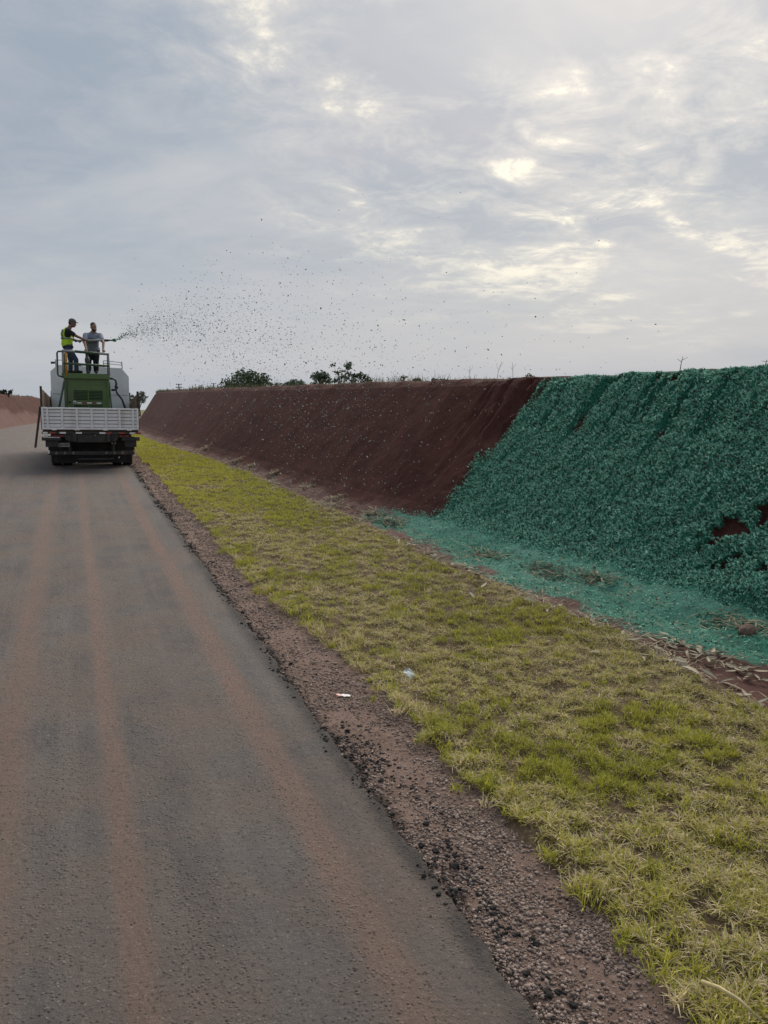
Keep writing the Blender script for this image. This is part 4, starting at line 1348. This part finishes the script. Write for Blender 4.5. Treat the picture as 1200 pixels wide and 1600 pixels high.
def person(name, base, label):
    p = empty(name, base)
    return tag(p, label, 'person')


# man in the yellow vest, seen from his right side, working the gun
p1 = person('person', (.12, 24.22, 2.60), 'man in a yellow hi-vis vest and grey cap aiming the spray gun')
GY = 24.10
B = MB()
hipR, hipL = (0.0, 24.13, 3.30), (.02, 24.32, 3.30)
kR, kL = (.19, 24.10, 2.985), (.05, 24.36, 2.99)
aR, aL = (.19, 24.10, 2.70), (.03, 24.38, 2.70)
capsule_verts(B, hipR, kR, .085, .058); capsule_verts(B, kR, aR, .056, .04)
capsule_verts(B, hipL, kL, .085, .058); capsule_verts(B, kL, aL, .056, .04)
for a_ in (aR, aL):
    capsule_verts(B, a_, (a_[0] + .01, a_[1], 2.655), .042, .042); capsule_verts(B, (a_[0] - .02, a_[1], 2.648), (a_[0] + .12, a_[1], 2.640), .042, .036)
ellipsoid(B, (.0, 24.22, 3.36), (.115, .155, .13))
capsule_verts(B, (-.005, 24.22, 3.40), (-.005, 24.22, 3.70), .12, .135)
ellipsoid(B, (.0, 24.22, 3.70), (.12, .185, .16))
capsule_verts(B, (.03, 24.22, 3.80), (.10, 24.22, 3.93), .07, .055)
shR, eR, wR = (.03, 24.04, 3.78), (.25, 24.01, 3.64), (.47, 24.06, 3.545)
shL, eL, wL = (.06, 24.41, 3.78), (.16, 24.40, 3.56), (.29, 24.20, 3.52)
capsule_verts(B, (.0, 24.12, 3.80), shR, .07, .072); capsule_verts(B, shR, eR, .058, .045); capsule_verts(B, eR, wR, .043, .029)
capsule_verts(B, (.02, 24.32, 3.80), shL, .07, .072); capsule_verts(B, shL, eL, .058, .045); capsule_verts(B, eL, wL, .043, .029)
hand(B, wR, (.9, .25, -.15), (.2, .2, 1), (0, 1, -.2)); hand(B, wL, (.9, -.35, .0), (.2, 0, 1), (.2, -1, 0))
hc = (.155, 24.22, 4.015)
fd = (1, -.12, -.22)
f_, r_, u_, R3 = head_shape(B, hc, fd)
body = fuse(B, 'body', M['skin'], p1, .009)
for sd_ in (-1, 1):
    e = MB(); ellipsoid(e, Vector(hc) + f_ * .093 + r_ * .03 * sd_ + u_ * .004, (.009, .006, .006), R3, 8); eo = e.obj('eye', M['eye'], p1); eo.matrix_parent_inverse = Matrix.Translation(-p1.location)
T = MB()
for (h_, k_, a_) in ((hipR, kR, aR), (hipL, kL, aL)):
    capsule_verts(T, h_, k_, .100, .073); capsule_verts(T, k_, (a_[0], a_[1], a_[2] + .0), .071, .064)
ellipsoid(T, (.0, 24.22, 3.36), (.130, .168, .12))
fuse(T, 'jeans', M['jeans'], p1, .012)
for a_ in (aR, aL):
    T = MB(); capsule_verts(T, (a_[0] - .035, a_[1], 2.652), (a_[0] + .125, a_[1], 2.642), .052, .044); capsule_verts(T, (a_[0], a_[1], 2.66), (a_[0], a_[1], 2.72), .055, .052)
    fuse(T, 'boot', M['boot'], p1, .012)
T = MB()
capsule_verts(T, (-.005, 24.22, 3.36), (-.005, 24.22, 3.68), .142, .142); ellipsoid(T, (.0, 24.22, 3.70), (.130, .192, .165))
capsule_verts(T, (.0, 24.12, 3.80), shR, .078, .082); capsule_verts(T, shR, (.17, 24.02, 3.69), .076, .066)
capsule_verts(T, (.02, 24.32, 3.80), shL, .078, .082); capsule_verts(T, shL, (.12, 24.405, 3.65), .076, .066)
ellipsoid(T, (0, 24.22, 3.345), (.155, .185, .08)); fuse(T, 't_shirt', M['tee'], p1, .012)
T = MB()
capsule_verts(T, (-.01, 24.22, 3.47), (-.01, 24.22, 3.67), .150, .155)
ellipsoid(T, (-.025, 24.22, 3.70), (.145, .165, .165)); capsule_verts(T, (-.04, 24.10, 3.79), (-.01, 24.12, 3.86), .06, .04); capsule_verts(T, (-.04, 24.34, 3.79), (-.01, 24.32, 3.86), .06, .04)
capsule_verts(T, (-.02, 24.22, 3.44), (-.02, 24.22, 3.46), .16, .155)
vest = fuse(T, 'vest', M['hivis'], p1, .012)
for zz_, rr in ((3.585, .160), ):
    T = MB(); T.lathe([(zz_ - .022, rr + .001), (zz_ - .022, rr + .004), (zz_ + .022, rr + .004), (zz_ + .022, rr + .001)], (-.012, 24.22, 0), 'z', 32)
    bo = T.obj('reflective_band', M['hivis_band'], p1); bo.matrix_parent_inverse = Matrix.Translation(-p1.location)
T = MB(); T.tube([(-.13, 24.09, 3.58), (-.155, 24.10, 3.70), (-.11, 24.10, 3.83)], .02, 8); bo = T.obj('reflective_band', M['hivis_band'], p1); bo.matrix_parent_inverse = Matrix.Translation(-p1.location)
T = MB(); Hc = Vector(hc)
ellipsoid(T, Hc + u_ * .055 - f_ * .004, (.086, .106, .080), R3)
capsule_verts(T, Hc + f_ * .07 + u_ * .052, Hc + f_ * .155 + u_ * .038, .022, .012); capsule_verts(T, Hc + f_ * .07 + u_ * .052 + r_ * .04, Hc + f_ * .14 + u_ * .038 + r_ * .035, .018, .010); capsule_verts(T, Hc + f_ * .07 + u_ * .052 - r_ * .04, Hc + f_ * .14 + u_ * .038 - r_ * .035, .018, .010)
fuse(T, 'cap', M['cap'], p1, .009)
T = MB(); ellipsoid(T, Hc - f_ * .045 - u_ * .005, (.078, .062, .06), R3); fuse(T, 'hair', M['hair'], p1, .009)

# bearded man leaning on the rail, facing the camera
p2 = person('person', (.66, 24.5, 2.60), 'bearded man in a grey blue shirt and black trousers leaning on the platform rail')
B = MB()
feet = ((.52, 24.50, 2.70), (.73, 24.52, 2.70)); knees = ((.54, 24.47, 3.0), (.74, 24.48, 3.0)); hips = ((.58, 24.54, 3.30), (.76, 24.54, 3.30))
for h_, k_, a_ in zip(hips, knees, feet):
    capsule_verts(B, h_, k_, .085, .058); capsule_verts(B, k_, a_, .055, .04); capsule_verts(B, (a_[0], a_[1] + .03, 2.648), (a_[0], a_[1] - .16, 2.640), .042, .034); capsule_verts(B, a_, (a_[0], a_[1], 2.65), .042, .042)
ellipsoid(B, (.67, 24.53, 3.34), (.165, .12, .13)); capsule_verts(B, (.67, 24.52, 3.36), (.69, 24.40, 3.62), .125, .13)
ellipsoid(B, (.69, 24.40, 3.63), (.185, .125, .15)); capsule_verts(B, (.70, 24.37, 3.72), (.715, 24.32, 3.85), .068, .056)
sA, eA, hA = (.50, 24.38, 3.69), (.45, 24.0, 3.45), (.48, 23.80, 3.28)
sB, eB, hB = (.89, 24.38, 3.69), (.955, 23.97, 3.47), (.93, 23.79, 3.27)
for (s_, e_, h_) in ((sA, eA, hA), (sB, eB, hB)):
    capsule_verts(B, (.69, 24.39, 3.70), s_, .07, .07); capsule_verts(B, s_, e_, .055, .043); capsule_verts(B, e_, h_, .042, .029)
    hand(B, h_, (0, -.8, -.5), (1 if s_ is sA else -1, 0, 0), (0, -.2, -1))
hc2 = (.725, 24.27, 3.925)
f_, r_, u_, R3 = head_shape(B, hc2, (.42, -1, -.12))
fuse(B, 'body', M['skin2'], p2, .009)
Hc = Vector(hc2)
for sd_ in (-1, 1):
    e = MB(); ellipsoid(e, Hc + f_ * .093 + r_ * .03 * sd_ + u_ * .004, (.010, .006, .006), R3, 8); eo = e.obj('eye', M['eye'], p2); eo.matrix_parent_inverse = Matrix.Translation(-p2.location)
T = MB(); ellipsoid(T, Hc + u_ * .055 - f_ * .022, (.083, .098, .082), R3); ellipsoid(T, Hc - f_ * .05 - u_ * .01, (.077, .06, .06), R3); fuse(T, 'hair', M['hair'], p2, .009)
T = MB(); ellipsoid(T, Hc + f_ * .048 - u_ * .085, (.060, .055, .042), R3)
for sd_ in (-1, 1): capsule_verts(T, Hc + r_ * .062 * sd_ + f_ * .02 - u_ * .03, Hc + r_ * .045 * sd_ + f_ * .055 - u_ * .085, .016, .022)
fuse(T, 'beard', M['hair'], p2, .009)
T = MB()
for h_, k_, a_ in zip(hips, knees, feet):
    capsule_verts(T, h_, k_, .118, .092); capsule_verts(T, k_, a_, .088, .074)
ellipsoid(T, (.67, 24.53, 3.34), (.175, .132, .12)); fuse(T, 'trousers', M['trousers'], p2, .012)
for a_ in feet:
    T = MB(); capsule_verts(T, (a_[0], a_[1] + .04, 2.652), (a_[0], a_[1] - .165, 2.642), .052, .043)
    fuse(T, 'boot', M['boot'], p2, .012)
T = MB()
capsule_verts(T, (.67, 24.525, 3.33), (.69, 24.40, 3.60), .175, .17); ellipsoid(T, (.67, 24.525, 3.29), (.215, .17, .06)); ellipsoid(T, (.69, 24.40, 3.63), (.22, .15, .165))
for (s_, e_) in ((sA, eA), (sB, eB)):
    m_ = Vector(s_).lerp(Vector(e_), .62); capsule_verts(T, (.69, 24.39, 3.70), s_, .078, .080); capsule_verts(T, s_, m_, .084, .074)
capsule_verts(T, (.655, 24.35, 3.765), (.76, 24.35, 3.765), .05, .05)
fuse(T, 'shirt', M['shirt'], p2, .012)

# spray gun held by the man in the vest
gun = empty('spray_gun', (.25, GY, 3.52))
tag(gun, 'long dark spray gun with a green nozzle held above the railing', 'spray gun')


def gpart(mb, name, m_, par=gun):
    o = mb.obj(name, m_, par); o.matrix_parent_inverse = Matrix.Translation(-gun.location) if par is gun else Matrix.Identity(4)
    return o


gpart(MB().tube([(.26, GY, 3.515), (.45, GY, 3.535), (1.0, GY - .03, 3.545)], .029, 10), 'barrel', M['rail_grey'])
gpart(MB().tube([(.40, GY + .02, 3.50), (.58, GY + .02, 3.48), (.80, GY, 3.505)], .034, 10), 'feed_pipe', M['pipe'])
gpart(MB().tube([(.60, GY + .01, 3.575), (.86, GY, 3.575)], .028, 10), 'upper_pipe', M['pipe'])
gpart(MB().tube([(.96, GY - .03, 3.54), (1.0, GY - .03, 3.54), (1.09, GY - .04, 3.545), (1.11, GY - .04, 3.545)], [.024, .036, .036, .024], 10), 'valve', M['hose'])
gpart(MB().tube([(1.09, GY - .04, 3.545), (1.22, GY - .06, 3.55)], [.026, .02], 10), 'lance', M['rail_green'])
noz = simple("green_wet_nozzle", (.02, .16, .08), .4, var=.2)
gpart(MB().tube([(1.20, GY - .06, 3.55), (1.24, GY - .07, 3.552), (1.30, GY - .09, 3.555)], [.026, .045, .052], 10), 'nozzle', noz)
gpart(MB().tube([(.26, GY, 3.515), (.20, GY + .02, 3.50)], [.022, .03], 10), 'grip', M['hose'])

# ------------------------------------------------------------------ spray in the air
rng = np.random.default_rng(51)
n = 13000
P0 = np.array([1.30, GY - .09, 3.555])
aim = np.arctan2(6.0 - 1.3, 12.0 - 24.0)          # heading in plan: x over y
head_ = np.arctan2(5.2, -11.2) + rng.normal(0, .15, n)
sp = rng.normal(12.0, 1.9, n)
el = rng.normal(.20, .105, n)
vx = sp * np.cos(el) * np.sin(head_); vy = sp * np.cos(el) * np.cos(head_); vz = sp * np.sin(el)
T_ = rng.random(n) ** 0.8 * 1.75
pulse = np.mod(T_ * 9, 1); T_ = np.maximum(T_ + (0.5 - pulse) * .06 * (T_ < .6) * (T_ > .09), .004)
drag = .10
tt = (1 - np.exp(-drag * T_)) / drag
S_ = P0 + np.stack([vx * tt, vy * tt, vz * tt - 4.7 * T_ ** 2], 1)
fx = foot(S_[:, 1])
hb = np.clip((S_[:, 0] - fx) / RUN, 0, 1) * (ztop(S_[:, 1]) - zr(S_[:, 1])) + zr(S_[:, 1])
keep = (S_[:, 2] > hb + .05) & (S_[:, 1] > 10.5)
S_ = S_[keep]; vel = np.stack([vx, vy, vz - 9.4 * T_], 1)[keep]; tk = T_[keep]; n = len(S_)
d = vel / np.linalg.norm(vel, axis=1)[:, None] + rng.normal(0, .55, (n, 3)); d /= np.linalg.norm(d, axis=1)[:, None]
e = np.cross(d, rng.normal(0, 1, (n, 3))); e /= np.linalg.norm(e, axis=1)[:, None]
g2 = np.cross(d, e)
Ls = rng.uniform(.006, .021, n)[:, None] * (1 + .7 * (rng.random((n, 1)) < .12)); ws = Ls * rng.uniform(.28, .6, (n, 1))
V = np.stack([S_ + d * Ls, S_ + e * ws, S_ + g2 * ws, S_ - e * ws, S_ - g2 * ws, S_ - d * Ls], 1)
f = np.array([[0, 1, 2], [0, 2, 3], [0, 3, 4], [0, 4, 1], [5, 2, 1], [5, 3, 2], [5, 4, 3], [5, 1, 4]])
F = (np.arange(n)[:, None, None] * 6 + f[None]).reshape(-1, 3)
k = np.clip(1 - tk / .5, 0, 1)[:, None]
c = np.array([.05, .17, .10]) * k + np.array([.36, .39, .37]) * (1 - k)
c = c * rng.uniform(.5, 1.4, (n, 1))
tag(mk('mulch_spray', V.reshape(-1, 3), F, M['mulch'], attrs={'Col': np.repeat(c, 6, 0)}), 'flecks of green mulch flying from the spray gun to the bank', 'spray', kind='stuff')


# ------------------------------------------------------------------ trees, shrubs and poles on the skyline
def at_px(px, dist):
    """ground point on the bearing of a picture column, so many metres along the road axis"""
    d_ = (px - 600) / 1200.0
    v = np.array([math.sin(YAW) * math.cos(PITCH) + math.cos(YAW) * d_, math.cos(YAW) * math.cos(PITCH) - math.sin(YAW) * d_])
    v = v / np.linalg.norm(v)
    return v[0] * dist, v[1] * dist


def crown_leaves(rng, blobs, per, leaf, col, least=0):
    VV, FF, CC = [], [], []; off = 0
    for (c, r) in blobs:
        m_ = max(int(per * (r[0] * r[2])), least)
        u = rng.normal(0, 1, (m_, 3)); u /= np.linalg.norm(u, axis=1)[:, None]
        rad = rng.random((m_, 1)) ** .45
        P_ = np.array(c) + u * rad * np.array(r) * (0.8 + .4 * rng.random((m_, 1)))
        d_ = rng.normal(0, 1, (m_, 3)); d_ /= np.linalg.norm(d_, axis=1)[:, None]
        e_ = np.cross(d_, rng.normal(0, 1, (m_, 3))); e_ /= np.linalg.norm(e_, axis=1)[:, None]
        l_ = leaf * rng.uniform(.6, 1.4, (m_, 1))
        V = np.stack([P_ - d_ * l_, P_ + e_ * l_ * .5, P_ + d_ * l_, P_ - e_ * l_ * .5], 1)
        FF.append(np.arange(m_ * 4).reshape(-1, 4) + off); off += m_ * 4
        VV.append(V.reshape(-1, 3)); cc = np.array(col) * rng.uniform(.55, 1.45, (m_, 1)); CC.append(np.repeat(cc, 4, 0))
    return np.concatenate(VV), np.concatenate(FF), np.concatenate(CC)


def tree(name, px, dist, ytop, wpx, label, seed, col=(.045, .075, .03), style='dome', cat='tree', base=None, density=1.0, group=None):
    rng = np.random.default_rng(seed)
    x_, y_ = at_px(px, dist)
    ztp = EYE + (600 - ytop) / 1200.0 * dist * 1.0
    zb = float(plat_z(np.array([x_]), np.array([y_]))[0]) if base is None else base
    hgt = ztp - zb; w = wpx / 1200.0 * dist / 2
    root = empty(name, (x_, y_, zb - .1)); tag(root, label, cat, group)
    leaf = dist * .0020
    trunk = MB(); r0 = max(.008, hgt * .022, dist * .0008); cr = hgt * (.30 if style != 'tall' else .5)
    trunk.tube([(0, 0, -.3), (.02 * hgt, 0, cr * .5), (-.01 * hgt, .01 * hgt, cr), (.02 * hgt, 0, hgt * .72)], [r0 * 1.3, r0, r0 * .85, r0 * .3], 8)
    blobs = []
    nb = {'dome': 30, 'open': 15, 'tall': 12, 'shrub': 10, 'bare': 7}[style]
    for k in range(nb):
        an = rng.uniform(0, 6.28); rr = math.sqrt(rng.random()) * .85
        if style == 'dome':
            h_ = hgt * (.32 + .60 * rng.random() ** .7 * math.sqrt(max(0, 1 - rr * rr * .8))); s_ = rng.uniform(.24, .36)
        elif style == 'open':
            h_ = hgt * (.45 + .50 * rng.random()); s_ = rng.uniform(.20, .36)
        elif style == 'tall':
            h_ = hgt * (.55 + .38 * rng.random()); s_ = rng.uniform(.2, .42)
        else:
            h_ = hgt * (.45 + .48 * rng.random()); s_ = rng.uniform(.25, .42)
        w = w * 1.0; c = (w * rr * math.cos(an), w * rr * math.sin(an), h_)
        blobs.append((c, (w * s_, w * s_, max(min(hgt * .16, w * s_ * .75), .24 * w))))
        st = cr * rng.uniform(.6, 1.0)
        trunk.tube([(0, 0, st), (c[0] * .5, c[1] * .5, st + (c[2] - st) * .6), c], [r0 * .5, r0 * .3, r0 * .12], 5)
        for q_ in range(3 if style in ('bare', 'tall', 'open') else 1):
            trunk.tube([c, (c[0] + rng.normal(0, w * .16), c[1] + rng.normal(0, w * .16), c[2] + abs(rng.normal(0, hgt * .07)))], [r0 * .14, r0 * .06], 4)
    trunk.obj('trunk', M['bark'], root)
    per = density * 3.4 / (leaf * leaf) * (.16 if style == 'bare' else .55 if style in ('tall', 'open') else 1.0)
    V, F, C_ = crown_leaves(rng, blobs, per, leaf, col, 8 if style == 'bare' else 22)
    mk('crown', V, F, M['leaf'], root, attrs={'Col': C_})
    return root


G1 = 'trees on the skyline behind the bank'
tree('broad_tree', 390, 118, 577, 74, 'widest dark green dome shaped tree above the brown bank', 1, (.062, .098, .052), 'dome', group=G1)
tree('round_tree', 461, 118, 590, 40, 'low round green tree just right of the widest dome tree', 2, (.066, .106, .056), 'dome', group=G1)
tree('round_tree', 433, 150, 597, 14, 'tiny green tree between the widest dome tree and the low round tree', 12, (.07, .09, .05), 'shrub', group=G1)
tree('open_tree', 504, 110, 575, 36, 'left tree of the close trio standing above the brown bank', 3, (.062, .095, .058), 'dome', group=G1)
tree('open_tree', 536, 112, 567, 40, 'tallest loose crowned tree of the close trio above the brown bank', 4, (.062, .092, .060), 'open', density=1.5, group=G1)
tree('open_tree', 567, 108, 580, 34, 'right open crowned tree of the close trio above the brown bank', 5, (.055, .080, .045), 'open', density=1.3, group=G1)
tree('small_tree', 627, 80, 584, 22, 'leftmost small bare branched tree on the bank skyline', 6, (.10, .11, .07), 'bare', group=G1)
tree('small_tree', 648, 78, 589, 18, 'small dark bush tree right beside the small bare branched tree', 7, (.050, .070, .035), 'shrub', group=G1)
tree('small_tree', 667, 84, 588, 12, 'slim sparse little tree between two dark bushes on the skyline', 8, (.09, .10, .06), 'bare', group=G1)
tree('small_tree', 681, 76, 588, 20, 'second small dark bush tree from the small bare branched tree', 9, (.055, .075, .04), 'shrub', group=G1)
tree('slender_tree', 226, 150, 606, 26, 'pale slender tree in the gap between the truck and the brown bank', 10, (.15, .165, .13), 'tall', base=-4.2, density=.32, group=G1)
tree('shrub', 218, 95, 624, 9, 'small dark bush at the foot of the slender tree', 16, (.06, .08, .045), 'shrub', cat='shrub', base=-2.6)
G2 = 'shrubs on the bank crest'
for (px, dist, yt, w_, lab, st, cl_) in (
        (825, 16.5, 579, 30, 'leafless spreading shrub on the crest where the green coat begins', 'bare', (.12, .12, .09)),
        (793, 17.5, 586, 26, 'low flat topped shrub on the crest left of the leafless shrub', 'shrub', (.07, .08, .05)),
        (762, 19, 589, 16, 'small thin weed shrub on the crest above the brown bank end', 'bare', (.09, .10, .06)),
        (735, 20, 590, 14, 'low dark weed shrub on the crest under the tall bare stalk', 'shrub', (.07, .075, .05)),
        (713, 21, 591, 16, 'low weed shrub furthest left on the near crest', 'shrub', (.07, .075, .05)),
        (876, 15, 582, 11, 'small dark bush on the crest of the green bank', 'shrub', (.045, .065, .04))):
    x_, y_ = at_px(px, dist)
    zc = float(ztop(y_)); px_ = tree('shrub', px, dist, yt, w_, lab, int(px), cl_, st, cat='shrub', base=zc - .05, group=G2, density=.8)
G3 = 'shrubs on the left bank'
for (px, w_, yt, lab) in ((18, 10, 607, 'small dark bush on the left bank crest furthest from the truck'), (28, 10, 606, 'thin bare bush on the left bank crest nearest the truck')):
    x_, y_ = at_px(px, 77)
    tree('shrub', px, 77, yt, w_, lab, px, (.07, .075, .05), 'bare' if px == 28 else 'shrub', cat='shrub', base=float(zr(y_)) + 2.5, group=G3, density=1.2)


def stalk(px, dist, ytop, lean, label):
    x_, y_ = at_px(px, dist); zb = float(ztop(y_)) - .03
    zt = EYE + (600 - ytop) / 1200 * dist
    h_ = zt - zb
    root = empty('weed_stalk', (x_, y_, zb)); tag(root, label, 'weed', 'tall bare stalks on the bank crest')
    MB().tube([(0, 0, 0), (lean * .3, 0, h_ * .5), (lean, 0, h_)], [.006, .0045, .003], 5).obj('stem', M['bark'], root)
    MB().tube([(lean * .4, 0, h_ * .6), (lean * .4 - .07, 0, h_ * .8)], [.0035, .002], 4).obj('twig', M['bark'], root)
    MB().tube([(lean * .55, 0, h_ * .7), (lean * .55 + .09, 0, h_ * .95)], [.0035, .002], 4).obj('twig', M['bark'], root)


stalk(771, 17, 566, .12, 'tallest leaning bare stalk on the crest near the green edge')
stalk(730, 19, 573, 0.0, 'upright bare stalk on the crest above the brown bank')
stalk(1049, 10.5, 561, .03, 'bare curved stalk on the crest of the green bank')
stalk(796, 17, 568, -.03, 'thin bare stalk on the crest between the two shrubs')
stalk(1178, 9.5, 567, .01, 'short bare stalk on the crest at the right edge')

for (px, dist, yt, arms, lab) in ((288, 210, 600, 2, 'utility pole with two crossarms beyond the brown bank'), (341, 230, 599, 1, 'utility pole with one crossarm left of the dome tree'), (322, 380, 602, 2, 'faintest utility pole between the other two poles')):
    x_, y_ = at_px(px, dist); zb = float(ztop(y_)); zt = EYE + (600 - yt) / 1200 * dist
    root = empty('utility_pole', (x_, y_, zb)); tag(root, lab, 'utility pole', 'utility poles on the skyline')
    h_ = zt - zb
    MB().tube([(0, 0, -.5), (0, 0, h_)], [.19, .14], 8).obj('pole', M['wood_dark'], root)
    for k in range(arms):
        MB().box((0, 0, h_ - .12 - k * .75), (1.5 + .2 * k, .14, .16), .01).obj('crossarm', M['wood_dark'], root)
        for s_ in (-1, 0, 1):
            MB().lathe([(0, .05), (.1, .07), (.2, .04)], (s_ * .62, 0, h_ - .04 - k * .75), 'z', 8).obj('insulator', M['dark'], root)
